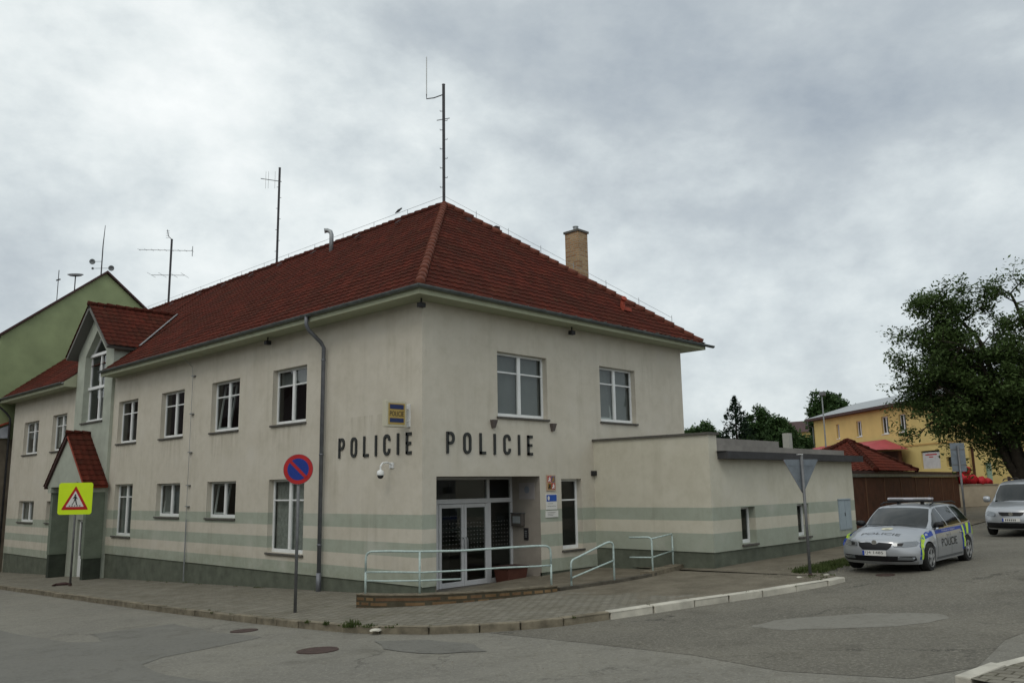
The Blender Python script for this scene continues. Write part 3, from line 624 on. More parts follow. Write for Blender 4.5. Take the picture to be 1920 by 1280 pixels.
# eaves
b = MB(); b.box(E0+.03, -.002, E0+.03, 18.9, 6.95, 7.02); b.box(0, 12.2, E0+.03, -.002, 6.95, 7.02); b.box(11.602, 12.2, 0, 32, 6.95, 7.02); b.box(E0+.03, -.002, 23.05, 32.2, 6.95, 7.02); b.build('soffit', mSOFFIT, PS)
b = MB(); b.box(E0, E0+.028, E0, 18.93, 6.94, 7.15); b.box(E0+.03, 12.22, E0, E0+.028, 6.94, 7.15); b.box(12.2,12.24,E0,32,6.94,7.15); b.box(E0, E0+.028, 23.05, 32.25, 6.94, 7.15)
b.prism([(E0,18.93,6.95),(-.0,18.93,6.95),(-.0,18.93,7.62),(E0,18.93,7.15)], (0,.02,0)); b.prism([(E0,23.0,6.95),(-.0,23.0,6.95),(-.0,23.0,7.62),(E0,23.0,7.15)], (0,.04,0))
b.build('fascia', mSOFFIT, PS)
def gutter(path, name='gutter', r=.075):
    b = MB(); P = [Vector(p) for p in path]; sec = [(r*math.cos(R(a)), r*math.sin(R(a))) for a in range(180, 361, 20)]; sec += [(x*.88, z*.88) for x, z in sec[::-1]]
    n = len(sec); vs = []
    for i, p in enumerate(P):
        d1 = (P[i]-P[i-1]).normalized() if i else None; d2 = (P[i+1]-P[i]).normalized() if i < len(P)-1 else None
        d = ((d1 or d2) + (d2 or d1)).normalized(); s = 1/max(.3, d.dot(d2 or d1)); nr = Vector((d.y, -d.x, 0))*s
        vs += [p + nr*x + Vector((0,0,z)) for x, z in sec]
    fs = [(i*n+k, i*n+(k+1) % n, (i+1)*n+(k+1) % n, (i+1)*n+k) for i in range(len(P)-1) for k in range(n)] + [tuple(range(n)), tuple(range((len(P)-1)*n, len(P)*n))]
    b.add(vs, fs); return b.build(name, mMETAL, PS, smooth=False)
G = E0-.075
gut = gutter([(G, 18.95, 7.14), (G, G, 7.14), (E1+.38, G, 7.10)]); gutter([(G, 23.02, 7.14), (G, 32.2, 7.14)])
b = MB()
for k in range(28): y = .2 + k*.68; MB().box(G-.085, G+.08, y, y+.03, 7.135, 7.15).build('gutter_bracket', mMETAL, gut)
for k in range(18): x = .3 + k*.68; MB().box(x, x+.03, G-.085, G+.08, 7.135, 7.15).build('gutter_bracket', mMETAL, gut)
b = MB(); pth = [(G,4.1,7.1),(G,4.1,6.86),(-.62,4.1,6.72),(-.22,4.1,6.42),(-.12,4.1,6.28),(-.12,4.1,-.35)]; b.tube(pth, .056, 12)
for z in (5.9, 3.3, .9): b.tube([(-.12,4.1,z),(-.12,4.1,z+.05)], .066, 12)
b.tube([(-.12,4.1,-.4),(-.12,4.1,.2)], .07, 12); b.build('downpipe', mPIPE, PS, smooth=True, bevel=0)
b = MB(); b.tube([(G,31.9,7.1),(G,31.9,6.8),(-.3,31.9,6.45),(-.12,31.9,6.2),(-.12,31.9,-1.4)], .05, 10); b.build('downpipe', mDARKMETAL, PS, smooth=True)
# lightning protection
b = MB(); hp = lambda t, c: Vector((c + (RX-c)*t, E0 + (RY-E0)*t, EZ + (RZ-EZ)*t))
rp = [Vector((RX, RY + i*(YE-RY)/13, RZ+.30)) for i in range(14)]
b.tube(rp, .007, 5)
for p in rp: b.tube([p, p-Vector((0,0,.28))], .009, 5)
q = [hp(t/8, E1) + Vector((0,0,.30)) for t in range(1, 9)]; b.tube(q, .006, 5)
for p in q: b.tube([p+Vector((0,0,.08)), p-Vector((0,0,.28))], .009, 5)
b.build('lightning_wire', mGALV, roof)
b = MB(); b.tube([(-.66,12.1,7.1),(-.10,12.1,6.62),(-.07,12.1,6.3),(-.07,12.1,-.4)], .008, 6); b.tube([(-.07,12.08,1.5),(-.07,12.08,-.5)], .022, 8)
for z in (6.3,5.0,3.7,2.6,1.9): b.box(-.09, 0, 12.0, 12.2, z, z+.03)
b.build('lightning_conductor', mGALV, PS)
# chimney, vents
b = MB(); b.box(9.9,10.46,3.0,3.62,8.2,11.55); ch = b.build('chimney', mCHIM, PS, bevel=.01)
b = MB(); b.box(9.86,10.50,2.96,3.66,11.55,11.63); b.build('chimney_cap', mSILL, ch); b = MB(); b.lathe([(.09,11.63),(.09,11.80),(.11,11.80),(.11,11.83)], (10.15,3.3,0), n=14); b.build('flue', mGALV, ch)
b = MB(); b.tube([(4.95,11.4,11.4),(4.95,11.4,12.25),(4.94,11.45,12.38),(4.86,11.55,12.44),(4.76,11.62,12.42)], [.085,.085,.085,.085,.1], 12); b.build('vent_pipe', mGALV, PS, smooth=True)
b = MB(); b.tube([(9.2,.62,8.1),(9.2,.60,8.42),(9.15,.5,8.5)], [.085,.08,.10], 10); b.box(9.0,9.4,.40,.9,8.05,8.17); b.build('vent_pipe', mTERRACOTTA, PS, smooth=False)
# --- stair gable roof
GR, GE = 10.25, 8.22; hw = 2.33; vl = Vector((0, hw, GR-GE)); mrp = (Vector((E0,0,EZ)), -nA.normalized())
for sg, y0 in ((1, 21-hw), (-1, 21+hw)):
    b = MB(); tiles(b, (-.55, y0, GE), (1,0,0), (0, sg*hw, GR-GE), 4.5, vl.length, (0, -sg*(GR-GE), hw))
    gr = b.build('gable_roof', mTILE, PS, clip=[(mrp[0]+nA.normalized()*.05, mrp[1])])
    b = MB(); n = Vector((0, -sg*(GR-GE), hw)).normalized()
    a0, a1 = Vector((-.52, y0+.02*sg, GE+.01)), Vector((-.52, 21, GR+.01))
    q = [a0-n*.06, a1-n*.06, a1-n*.17-Vector((0,0,.02)), a0-n*.17]
    b.prism(q, (1.6, 0, 0)); b.build('bargeboard', mat('grey_soffit_board', (.13,.13,.12), .8) if sg == 1 else MATS['grey_soffit_board'], PS, clip=[(mrp[0]+nA.normalized()*.02, mrp[1])])
b = MB(); ridge(b, (-.58, 21, GR+.03), (3.25, 21, GR+.03), .10); b.build('ridge_tiles', mTILE, gr, smooth=True)
def onroof(x, y, h=.06): return Vector((x, y, EZ + (x-E0)*(RZ-EZ)/(RX-E0))) + nA.normalized()*h
b = MB()
for sg in (1, -1):
    x_hi, x_lo = (GR-EZ)/.7975+E0, (GE-EZ)/.7975+E0
    p, q = onroof(x_hi, 21), onroof(x_lo+.02, 21-sg*hw); w_ = Vector((0, -sg*.14, 0)); b.prism([p, q, q+w_, p+w_], nA.normalized()*.03)
b.build('valley_flashing', mat('light_flashing', (.34,.35,.36), .5, .3), roof)
# --- side porch
PE, PR, ph = 2.70, 4.85, 2.30
for sg, y0 in ((1, 21-ph), (-1, 21+ph)):
    b = MB(); vv = Vector((0, ph, PR-PE)); tiles(b, (-1.04, y0, PE), (1,0,0), (0, sg*ph, PR-PE), .93, vv.length, (0, -sg*(PR-PE), ph)); pr = b.build('porch_roof', mTILE, PS)
    b = MB(); n = Vector((0, -sg*(PR-PE), ph)).normalized(); a0, a1 = Vector((-1.02, y0+.02*sg, PE)), Vector((-1.02, 21, PR))
    b.prism([a0-n*.03, a1-n*.03, a1-n*.12-Vector((0,0,.02)), a0-n*.12], (.9, 0, 0)); b.build('bargeboard', mTERRACOTTA if sg == 1 else mDKBROWN, PS)
b = MB(); ridge(b, (-1.06, 21, PR+.02), (-.13, 21, PR+.02), .085, .3); b.build('ridge_tiles', mTILE, pr, smooth=True)
b = MB(); b.prism([(-.93,21-ph+.12,PE-.02),(-.93,21+ph-.12,PE-.02),(-.93,21,PR-.12)], (.1,0,0)); b.box(-.92,-.14,18.95,19.3,2.45,2.72); b.box(-.92,-.14,22.7,23.05,2.45,2.72); b.build('porch_gable', mTOWER, PS)
mat('near_black_plinth', (.045,.055,.042), .9, noise=.3)
for y in (18.98, 22.74):
    pp = MB().box(-.80,-.13,y,y+.28,-.05,2.46).build('porch_pier', mPIER, PS); MB().box(-.78,-.13,y+.02,y+.26,-2,-.05).build('pier_plinth', MATS['near_black_plinth'], pp)
# ------------------------------------------------------------------ annex
AX = empty('low_annex', (6.6,-3.88,.2), 'low flat roofed cream annex with two small windows beside the parked patrol car', 'annex')
def ax(b, *a, **k):
    o = b.build(*a, **k); return o
AXF = Matrix.Translation(-AX.location)
def mv(o):            # keep world coordinates under a moved root
    o.data.transform(AXF); return o
b = MB(); wall_panel(b, FX, -3.88, 0, .60, 3.66, []); wall_panel(b, FY, 6.6, 7.02, .60, 3.66, []); wall_panel(b, FY, 7.02, 15.85, .60, 3.2, [(8.1,8.9,.73,1.72),(11.5,12.3,.75,1.72)], rev=.28)
b.quad((15.85,-3.88,.6),(15.85,4,.6),(15.85,4,3.2),(15.85,-3.88,3.2)); b.quad((6.95,-3.88,3.1),(6.95,0,3.1),(6.95,0,3.66),(6.95,-3.88,3.66)); b.quad((7.02,-3.88,3.0),(7.02,-3.5,3.0),(7.02,-3.5,3.66),(7.02,-3.88,3.66)); b.quad((6.6,-3.5,3.6),(7.02,-3.5,3.6),(7.02,-3.5,3.0),(6.6,-3.5,3.0))
b.quad((6.6,-3.88,.6),(6.63,-3.85,.6),(6.63,0,.6),(6.6,0,.6)); b.quad((6.6,-3.88,.6),(15.85,-3.88,.6),(15.85,-3.85,.6),(6.63,-3.85,.6))
mv(b.build('wall', mANNEX, AX))
b = MB(); b.quad((6.63,-3.85,-.6),(6.63,0,-.6),(6.63,0,.62),(6.63,-3.85,.62)); b.quad((6.63,-3.85,-.6),(15.85,-3.85,-.6),(15.85,-3.85,.62),(6.63,-3.85,.62)); mv(b.build('plinth', mPLINTH, AX))
b = MB(); b.box(6.54,7.08,-3.94,-3.44,3.66,3.72); b.box(6.54,7.0,-3.44,-.002,3.66,3.72); mv(b.build('coping', mSILL, AX))
b = MB(); b.box(7.025,16.1,-4.2,-3.6,3.02,3.22); b.box(15.9,16.1,-3.6,4,3.02,3.22); mv(b.build('fascia', mat('dark_grey_fascia', (.045,.045,.048), .7, noise=.3), AX))
b = MB(); b.quad((6.97,-4.15,3.225),(16.08,-4.15,3.225),(16.08,4,3.3),(6.97,4,3.3)); b.box(7.1,16.95,-3.2,-3.0,3.2,3.46); b.box(7.1,13.4,-2.5,-.1,3.3,3.72)
mv(b.build('flat_roof', mat('grey_roofing', (.22,.21,.195), .85, noise=.25, nscale=2), AX))
b = MB(); b.box(16.05,16.30,-1.6,-1.35,3.2,4.15); mv(b.build('vent_stack', mat('pale_stack', (.36,.36,.33), .85, noise=.15), AX))
for a, c, z0 in ((8.1,8.9,.73),(11.5,12.3,.75)):
    w_ = window(AX, FY, a, c, z0, 1.72, bar=False, single=True, depth=.2, bmat=mCURT)
    for o in [w_] + list(w_.children): mv(o)
b = MB(); b.box(7.3,15.6,-3.0,-2.9,.3,3.0); mv(b.build('inner_wall', mINTER, AX))
b = MB(); b.box(14.48,15.45,-3.90,-3.5,.80,1.77); b.box(14.46,15.47,-3.93,-3.882,1.77,1.81)
mc_ = mv(b.build('meter_cabinet', mat('pale_blue_metal', (.30,.36,.40), .6, noise=.12, nscale=3), AX, bevel=.005))
b = MB(); b.box(14.50,14.96,-3.91,-3.902,.83,1.74); b.box(14.98,15.43,-3.91,-3.902,.83,1.74); mv(b.build('cabinet_door', MATS['pale_blue_metal'], mc_)); b = MB(); b.box(14.9,14.93,-3.925,-3.912,1.25,1.36); mv(b.build('handle', mBLACK, mc_))

# ------------------------------------------------------------------ text
def text_mesh(body, height, width=None, squeeze=None):
    cu = bpy.data.curves.new('t', 'FONT'); cu.body = body; cu.size = 1; cu.resolution_u = 3
    o = bpy.data.objects.new('t', cu); COL.objects.link(o); dg = bpy.context.evaluated_depsgraph_get()
    me = bpy.data.meshes.new_from_object(o.evaluated_get(dg)); bpy.data.objects.remove(o); bpy.data.curves.remove(cu)
    xs = [v.co.x for v in me.vertices]; ys = [v.co.y for v in me.vertices]; x0, x1, y0, y1 = min(xs), max(xs), min(ys), max(ys)
    sy = height/(y1-y0); sx = (width/(x1-x0)) if width else sy
    vs = [((v.co.x-x0)*sx, (v.co.y-y0)*sy) for v in me.vertices]; fs = [tuple(p.vertices) for p in me.polygons]; bpy.data.meshes.remove(me)
    return vs, fs, (x1-x0)*sx
def put_text(b, body, height, width, fn):
    vs, fs, w = text_mesh(body, height, width); b.T = lambda p: p; b.add([fn(x, y) for x, y in vs], fs); return w
# ------------------------------------------------------------------ forecourt: brick wall, kerb strip, railings
def wallpath(b, pts, w, ztop, zbot, jit=0):
    P = [Vector((p[0], p[1])) for p in pts]; n = len(P); L_, R_ = [], []
    for i in range(n):
        d = (P[min(i+1, n-1)] - P[max(i-1, 0)]).normalized(); nr = Vector((-d.y, d.x)); L_.append(P[i] + nr*w/2); R_.append(P[i] - nr*w/2)
    zt = ztop if callable(ztop) else (lambda p: ztop)
    vs = []
    for i in range(n):
        t = zt(P[i]) + (random.uniform(-jit, jit)); vs += [(L_[i].x, L_[i].y, zbot), (L_[i].x, L_[i].y, t), (R_[i].x, R_[i].y, t), (R_[i].x, R_[i].y, zbot)]
    fs = [(i*4+k, i*4+(k+1) % 4, (i+1)*4+(k+1) % 4, (i+1)*4+k) for i in range(n-1) for k in range(4)] + [(3,2,1,0), tuple(range((n-1)*4, n*4))]
    return b.add(vs, fs)
def sub(pts, st=.12):
    out = []
    for a, c in zip(pts[:-1], pts[1:]):
        a, c = Vector(a), Vector(c); k = max(1, int((c-a).length/st)); out += [a.lerp(c, i/k) for i in range(k)]
    return out + [Vector(pts[-1])]
BW = [(-.35,.95,0),(-1.2,.35,0),(-1.86,-.12,0),(-1.72,-.62,0),(-1.15,-1.28,0),(-.4,-1.80,0),(.5,-2.20,0),(1.35,-2.50,0),(1.75,-2.58,0)]
bw = empty('brick_wall', (-1.0,-1.4,-.1), 'low ochre brick wall curving round the entrance forecourt', 'low wall')
Tm = Matrix.Translation(-bw.location); b = MB(); wallpath(b, sub(BW[2:]), .24, .13, -.4, .006); o = b.build('brickwork', mBRICK, bw, bevel=.01); o.data.transform(Tm)
b = MB(); wallpath(b, sub(BW[2:], .3), .27, .155, .128, .006); o = b.build('mortar_top', mat('mortar_capping', (.19,.165,.12), .95, noise=.5, nscale=6, bump=.7), bw); o.data.transform(Tm)
ks = empty('concrete_edging', (4.2,-2.95,.1), 'dark concrete edging strip between the brick wall and the annex', 'edging'); Tm = Matrix.Translation(-ks.location)
b = MB(); wallpath(b, sub([(1.85,-2.62,0),(3.3,-3.02,0),(4.4,-3.15,0),(4.95,-3.12,0)], .3), .16, lambda p: g(p.x, p.y) + .07, -.4, .004); b.build('edging_strip', mat('dark_concrete', (.10,.09,.07), .95, noise=.5, nscale=5), ks).data.transform(Tm)
b = MB(); wallpath(b, sub([(4.7,-3.05,0),(5.6,-2.95,0),(6.58,-2.75,0)], .3), .34, lambda p: g(p.x, p.y) + .11, -.4, .008); b.build('ramp_edge', MATS['mortar_capping'], ks).data.transform(Tm)
def railing(loc, bars, posts, label, r=.024):
    e = empty('handrail', loc, label, 'railing', 'pale green tube railings in front of the entrance'); T_ = Matrix.Translation(-Vector(loc))
    for p in posts: o = MB().tube(p, r, 10).build('post', mRAIL, e, smooth=True); o.data.transform(T_)
    for k, p in enumerate(bars): o = MB().tube(p, r if k == 0 else r*.8, 10).build('top_rail' if k == 0 else 'middle_rail', mRAIL, e, smooth=True); o.data.transform(T_)
    return e
def rnd_path(pts, r=.12, n=5):
    P = [Vector(p) for p in pts]; out = [P[0]]
    for i in range(1, len(P)-1):
        a, c = (P[i-1]-P[i]).normalized(), (P[i+1]-P[i]).normalized(); p, q = P[i] + a*min(r, (P[i-1]-P[i]).length*.45), P[i] + c*min(r, (P[i+1]-P[i]).length*.45)
        for k in range(n+1): t = k/n; out.append(p*(1-t)**2 + P[i]*2*t*(1-t) + q*t*t)
    return out + [P[-1]]
c1 = [(-1.84,-.30),(-1.62,-.75),(-1.12,-1.30),(-.4,-1.78),(.5,-2.20),(1.30,-2.48),(1.68,-2.56)]
tz = lambda i: 1.03 + .015*math.sin(i*1.7)
railing((-1.0,-1.5,.13), [rnd_path([(c1[0][0], c1[0][1], .60)] + [(x, y, tz(i)) for i, (x, y) in enumerate(c1)] + [(c1[-1][0], c1[-1][1], .62)], .16),
    rnd_path([(x, y, .60 + .012*math.sin(i*2)) for i, (x, y) in enumerate(c1)], .1), rnd_path([(x, y, .42) for x, y in c1[:4]], .1)],
    [[(c1[0][0], c1[0][1], .1), (c1[0][0], c1[0][1], .62)], [(-1.14,-1.28,.1),(-1.14,-1.28,1.02)], [(c1[-1][0], c1[-1][1], .1), (c1[-1][0], c1[-1][1], .62)]],
    'long pale green handrail on the curved brick wall')
railing((2.8,-2.85,.05), [rnd_path([(2.22,-2.70,.2),(2.22,-2.70,.66),(3.28,-3.0,1.04),(3.42,-3.03,1.0),(3.42,-3.03,.4)], .10), [(2.22,-2.70,.27),(3.42,-3.03,.60)]],
    [[(2.22,-2.70,.03),(2.22,-2.70,.5)], [(3.42,-3.03,.05),(3.42,-3.03,.8)]], 'short sloping pale green handrail below the narrow window')
railing((5.5,-2.8,.15), [rnd_path([(4.72,-2.55,1.05),(4.98,-3.06,1.06),(4.98,-3.06,.5)], .12), rnd_path([(4.98,-3.06,1.02),(6.46,-2.70,1.06),(6.46,-2.70,.6)], .05), rnd_path([(4.72,-2.55,.56),(4.98,-3.06,.56),(6.46,-2.70,.62)], .03)],
    [[(4.98,-3.06,.1),(4.98,-3.06,.95)], [(6.46,-2.70,.15),(6.46,-2.70,1.0)]], 'pale green corner handrail against the annex wall')
# ------------------------------------------------------------------ small things on the facades
def thing(name, b, m, label, cat, loc, group=None, **kw):
    o = b.build(name, m, None, **kw); o.data.transform(Matrix.Translation(-Vector(loc))); o.location = loc; return tag(o, label, cat, group)
def part(b, name, m, par, **kw):
    o = b.build(name, m, par, **kw); w = par; v = Vector((0,0,0))
    while w: v += w.location; w = w.parent
    o.data.transform(Matrix.Translation(-v)); return o
lb = empty('lightbox_sign', (0,.5,3.85), 'yellow and blue illuminated POLICIE box sign projecting from the street facade', 'sign')
b = MB(); b.box(-.76,-.14,.42,.58,3.84,4.47); part(b, 'housing', mat('cream_lightbox', (.48,.46,.36), .5), lb, bevel=.012)
b = MB(); b.box(-.70,-.20,.414,.419,3.90,4.41); part(b, 'face', mYBOX, lb)
part(MB().box(-.66,-.24,.408,.413,4.27,4.38), 'blue_band', mat('dark_blue_band', (.02,.035,.11), .5), lb); part(MB().box(-.66,-.24,.408,.413,3.95,4.05), 'blue_band', MATS['dark_blue_band'], lb)
b = MB(); put_text(b, 'POLICIE', .12, .42, lambda x, y: (-.66+x, .406, 4.10+y)); part(b, 'lettering', mLETTER, lb)
b = MB(); b.box(-.03,0,.44,.56,3.86,4.42); b.tube([(-.02,.5,4.3),(-.15,.5,4.3)], .02, 8); b.tube([(-.02,.5,4.0),(-.15,.5,4.0)], .02, 8); part(b, 'wall_bracket', mWHITE, lb)
cc = empty('security_camera', (0,1.15,2.95), 'white dome security camera on a bent arm under the street facade lettering', 'camera')
b = MB(); b.box(-.03,0,1.07,1.23,2.88,3.02); b.tube([(-.02,1.15,2.98),(-.16,1.15,3.02),(-.30,1.15,3.0),(-.36,1.15,2.92),(-.36,1.15,2.82)], .024, 10); part(b, 'arm', mWHITE, cc, smooth=False)
part(MB().lathe([(.03,2.84),(.085,2.80),(.09,2.72),(.085,2.70)], (-.36,1.15,0), n=18), 'housing', mWHITE, cc, smooth=True); part(MB().lathe([(.08,2.70),(.07,2.66),(.045,2.63),(.01,2.62)], (-.36,1.15,0), n=18), 'dome', mBLACK, cc, smooth=True)
for k, (x, y, lab) in enumerate(((-.2,-.2,'black floodlight under the eaves at the building corner'),(-.22,6.95,'black floodlight under the street eaves above the upper windows'),(5.5,-.22,'black floodlight under the eaves above the entrance facade'))):
    fl = empty('floodlight', (x,y,6.9), lab, 'lamp', 'floodlights under the eaves')
    part(MB().box(x-.09,x+.09,y-.07,y+.07,6.72,6.84), 'lamp_body', mBLACK, fl, bevel=.015); part(MB().box(x-.015,x+.015,y-.015,y+.015,6.84,6.949), 'bracket', mBLACK, fl)
for x, lab in ((2.40,'tapered grey wall lamp above the entrance lettering, left of the wide window'),(4.76,'tapered grey wall lamp right of the wide window')):
    b = MB(); z = 4.02; b.add([(x-.09,-.12,z+.09),(x+.09,-.12,z+.09),(x+.09,-.002,z+.09),(x-.09,-.002,z+.09),(x-.045,-.07,z-.12),(x+.045,-.07,z-.12),(x+.045,-.002,z-.12),(x-.045,-.002,z-.12)],[(0,3,2,1),(4,5,6,7),(0,1,5,4),(1,2,6,5),(2,3,7,6),(3,0,4,7)])
    thing('wall_lamp', b, mat('bronze_lamp', (.10,.085,.08), .6) if x < 3 else MATS['bronze_lamp'], lab, 'lamp', (x,0,z), 'tapered wall lamps on the entrance facade')
e = empty('emblem_plaque', (4.64,0,2.25), 'red and gold coat of arms plaque beside the entrance recess', 'plaque')
part(MB().box(4.46,4.83,-.03,-.002,2.25,2.68), 'plate', mat('plaque_cream', (.42,.30,.22), .5), e)
for q, m_ in (((4.49,4.64,2.48,2.65), mSIGNRED), ((4.65,4.80,2.48,2.65), mat('plaque_blue', (.10,.10,.18), .5)), ((4.49,4.64,2.29,2.46), mat('plaque_gold', (.30,.17,.04), .5)), ((4.65,4.80,2.29,2.46), mSIGNRED)):
    part(MB().box(q[0],q[1],-.034,-.031,q[2],q[3]), 'quarter_field', m_, e)
for x0, z0, m_ in ((4.50,2.49,mSIGNWHITE),(4.66,2.30,mSIGNWHITE),(4.50,2.30,mBLACK),(4.66,2.49,MATS['plaque_gold'])):
    part(MB().prism([(x0+a*.13, -.036, z0+c*.15) for a, c in ((.15,0),(.35,.05),(.5,.25),(.7,.05),(.9,.05),(.75,.35),(.95,.6),(.7,.7),(.75,.95),(.45,.95),(.5,.7),(.15,.85),(.3,.5),(.05,.3))], (0,-.003,0)), 'lion_figure', m_, e)
e = empty('station_nameplate', (4.65,0,1.73), 'white nameplate with a blue upper band under the coat of arms', 'plaque')
part(MB().box(4.42,4.88,-.022,-.002,1.74,2.16), 'plate', mSIGNWHITE, e); part(MB().box(4.44,4.86,-.026,-.0225,1.96,2.14), 'blue_band', mat('plate_blue', (.02,.08,.36), .45), e)
part(MB().prism([(4.52+.045*math.cos(a), -.028, 2.05+.06*math.sin(a)) for a in [k*math.pi/6 for k in range(12)]], (0,-.002,0)), 'badge', mSIGNWHITE, e)
b = MB(); put_text(b, 'POLICIE ČR', .03, .2, lambda x, y: (4.5+x, -.0235, 1.89+y)); put_text(b, 'OBVODNÍ ODDĚLENÍ', .03, .36, lambda x, y: (4.47+x, -.0235, 1.82+y)); part(b, 'lettering', mLETTER, e)
e = empty('notice_plate', (4.65,0,1.54), 'small plain white plate just below the station nameplate', 'plaque')
part(MB().box(4.40,4.92,-.022,-.002,1.53,1.71), 'plate', mSIGNWHITE, e); b = MB(); 
for k in range(3): b.box(4.47,4.80-.05*k,-.0235,-.0225,1.66-.04*k,1.668-.04*k)
part(b, 'lettering', mLETTER, e)
e = empty('mailbox', (4.2,.78,1.3), 'grey metal mailbox on the side wall of the entrance recess', 'mailbox')
part(MB().box(4.06,4.198,.58,.98,1.30,1.64), 'box', mat('mailbox_grey', (.12,.11,.10), .5, .3), e, bevel=.01); part(MB().box(4.052,4.0595,.64,.92,1.38,1.57), 'window', mat('mailbox_window', (.30,.33,.34), .2), e); part(MB().box(4.05,4.2,.56,1.0,1.642,1.66), 'lid', mPOST, e)
e = empty('door_intercom', (4.2,.53,.95), 'narrow black intercom panel on the recess wall below the mailbox', 'intercom')
part(MB().box(4.17,4.198,.45,.61,.93,1.25), 'panel', mBLACK, e, bevel=.005)
for k in range(4): part(MB().box(4.165,4.169,.49,.57,1.0+.05*k,1.03+.05*k), 'button', mGALV, e)
e = empty('recess_poster', (4.2,.46,2.0), 'faded pale poster with a round crest on the entrance recess wall', 'poster'); part(MB().box(4.188,4.198,.2,.78,2.03,2.48), 'sheet', mat('faded_poster', (.33,.31,.31), .8, noise=.1), e)
part(MB().lathe([(.10,4.186),(.10,4.188)], (0,.48,2.29), 'X', 18), 'crest', mat('poster_crest', (.20,.22,.26), .8), e)
e = empty('planter_box', (3.55,.55,-.17), 'dark reddish brown planter standing inside the entrance recess', 'planter')
part(MB().add([(3.22,.3,-.168),(3.88,.3,-.168),(3.88,.75,-.168),(3.22,.75,-.168),(3.16,.26,.24),(3.94,.26,.24),(3.94,.79,.24),(3.16,.79,.24)],[(0,3,2,1),(4,5,6,7),(0,1,5,4),(1,2,6,5),(2,3,7,6),(3,0,4,7)]), 'box', mat('red_brown_planter', (.09,.032,.022), .7, noise=.3), e, bevel=.01)
part(MB().box(3.13,3.97,.23,.82,.241,.29), 'rim', mDKBROWN, e, bevel=.008)
thing('wall_fixture', MB().box(6.44,6.598,-.12,.0-.002,2.66,2.80), mBLACK, 'small dark fixture in the corner where the annex meets the building', 'fixture', (6.5,-.05,2.7), bevel=.02)
# bird
b = MB(); B0 = Vector((5.8,8.3,12.62)); b.lathe([(.005,-.16),(.025,-.10),(.045,-.02),(.05,.03),(.035,.09),(.03,.11),(.032,.14),(.02,.17),(.004,.19)], (0,0,0), 'X', 12)
bird = b.build('bird', mDARKMETAL, None, smooth=True); bird.rotation_euler = (0, R(-38), R(-50)); bird.location = B0+Vector((0,0,.04)); tag(bird, 'small dark bird perched on the lightning wire along the ridge', 'bird')
# ------------------------------------------------------------------ masts and aerials
def mast(name, base, h, label, r=.05, group=None):
    e = empty(name, base, label, 'aerial', group); b = MB(); b.tube([(0,0,-.3),(0,0,h)], r, 10); b.tube([(0,0,h),(0,0,h+.02)], r*1.15, 10); b.build('pole', mDARKMETAL, e, smooth=False); return e
def mp(b, name, m, e, **k): return b.build(name, m, e, **k)
v = Vector((.69,-.72,0))
e = mast('antenna_mast', (5.8,5.72,12.35), 4.45, 'tall dark antenna mast with side steps on the roof apex above the corner', .055)
for k in range(9): z = .55+k*.36; sg = 1 if k % 2 else -1; mp(MB().tube([Vector((0,0,z)), v*.13*sg+Vector((0,0,z)), v*.13*sg+Vector((0,0,z+.04))], .012, 6), 'step', mDARKMETAL, e)
mp(MB().tube([v*-.25+Vector((0,0,3.08)), v*.22+Vector((0,0,3.16))], .015, 6), 'cross_arm', mDARKMETAL, e)
mp(MB().tube([Vector((0,0,4.08)), v*-.35+Vector((0,0,3.95)), v*-.62+Vector((0,0,3.92)), v*-.62+Vector((0,0,4.1))], .02, 8), 'side_arm', mDARKMETAL, e); mp(MB().tube([v*-.62+Vector((0,0,4.05)), v*-.62+Vector((0,0,5.55))], .018, 8), 'whip_antenna', mat('pale_fibreglass', (.48,.50,.50), .5), e)
e = mast('antenna_mast', (5.8,16.9,12.30), 4.5, 'dark antenna mast with a small two element aerial on the middle of the ridge', .05)
for k in range(7): z = .6+k*.5; sg = 1 if k % 2 else -1; mp(MB().tube([Vector((0,0,z)), v*.11*sg+Vector((0,0,z))], .012, 6), 'step', mDARKMETAL, e)
mp(MB().tube([v*-.85+Vector((0,0,4.02)), v*.1+Vector((0,0,3.86))], .016, 6), 'boom', mDARKMETAL, e)
for s in (-.5,-.62,-.2): mp(MB().tube([v*s+Vector((0,0,3.55)), v*s+Vector((0,0,4.35))], .008, 6), 'element', MATS['pale_fibreglass'], e)
e = mast('television_aerial', (5.8,27.8,12.30), 3.55, 'dark pole with two television aerials at the far end of the ridge', .055)
w2 = Vector((.72,.69,0))
def yagi(z, a, c, dz, n, ln): 
    mp(MB().tube([v*a+Vector((0,0,z+dz)), v*c+Vector((0,0,z))], .014, 6), 'boom', mGALV, e)
    for k in range(n): s = a+(c-a)*k/(n-1); zz = z+dz*(1-k/(n-1)); mp(MB().tube([v*s - w2*ln/2 + Vector((0,0,zz)), v*s + w2*ln/2 + Vector((0,0,zz))], .008, 5), 'element', mGALV, e)
yagi(2.9, -1.75, 1.15, .12, 9, .35); mp(MB().tube([v*1.15+Vector((0,0,2.6)), v*1.15+Vector((0,0,3.15))], .02, 6), 'reflector', mGALV, e)
yagi(1.55, -1.0, .8, .05, 4, 1.1); mp(MB().tube([v*.05+Vector((0,0,3.5)), v*-.2+Vector((0,0,3.75)), v*-.26+Vector((0,0,4.1))], .02, 6), 'side_arm', mDARKMETAL, e)
for k in range(4): mp(MB().tube([v*-.33+Vector((0,0,3.65+k*.13)), v*-.14+Vector((0,0,3.65+k*.13))], .010, 5), 'element', mGALV, e)
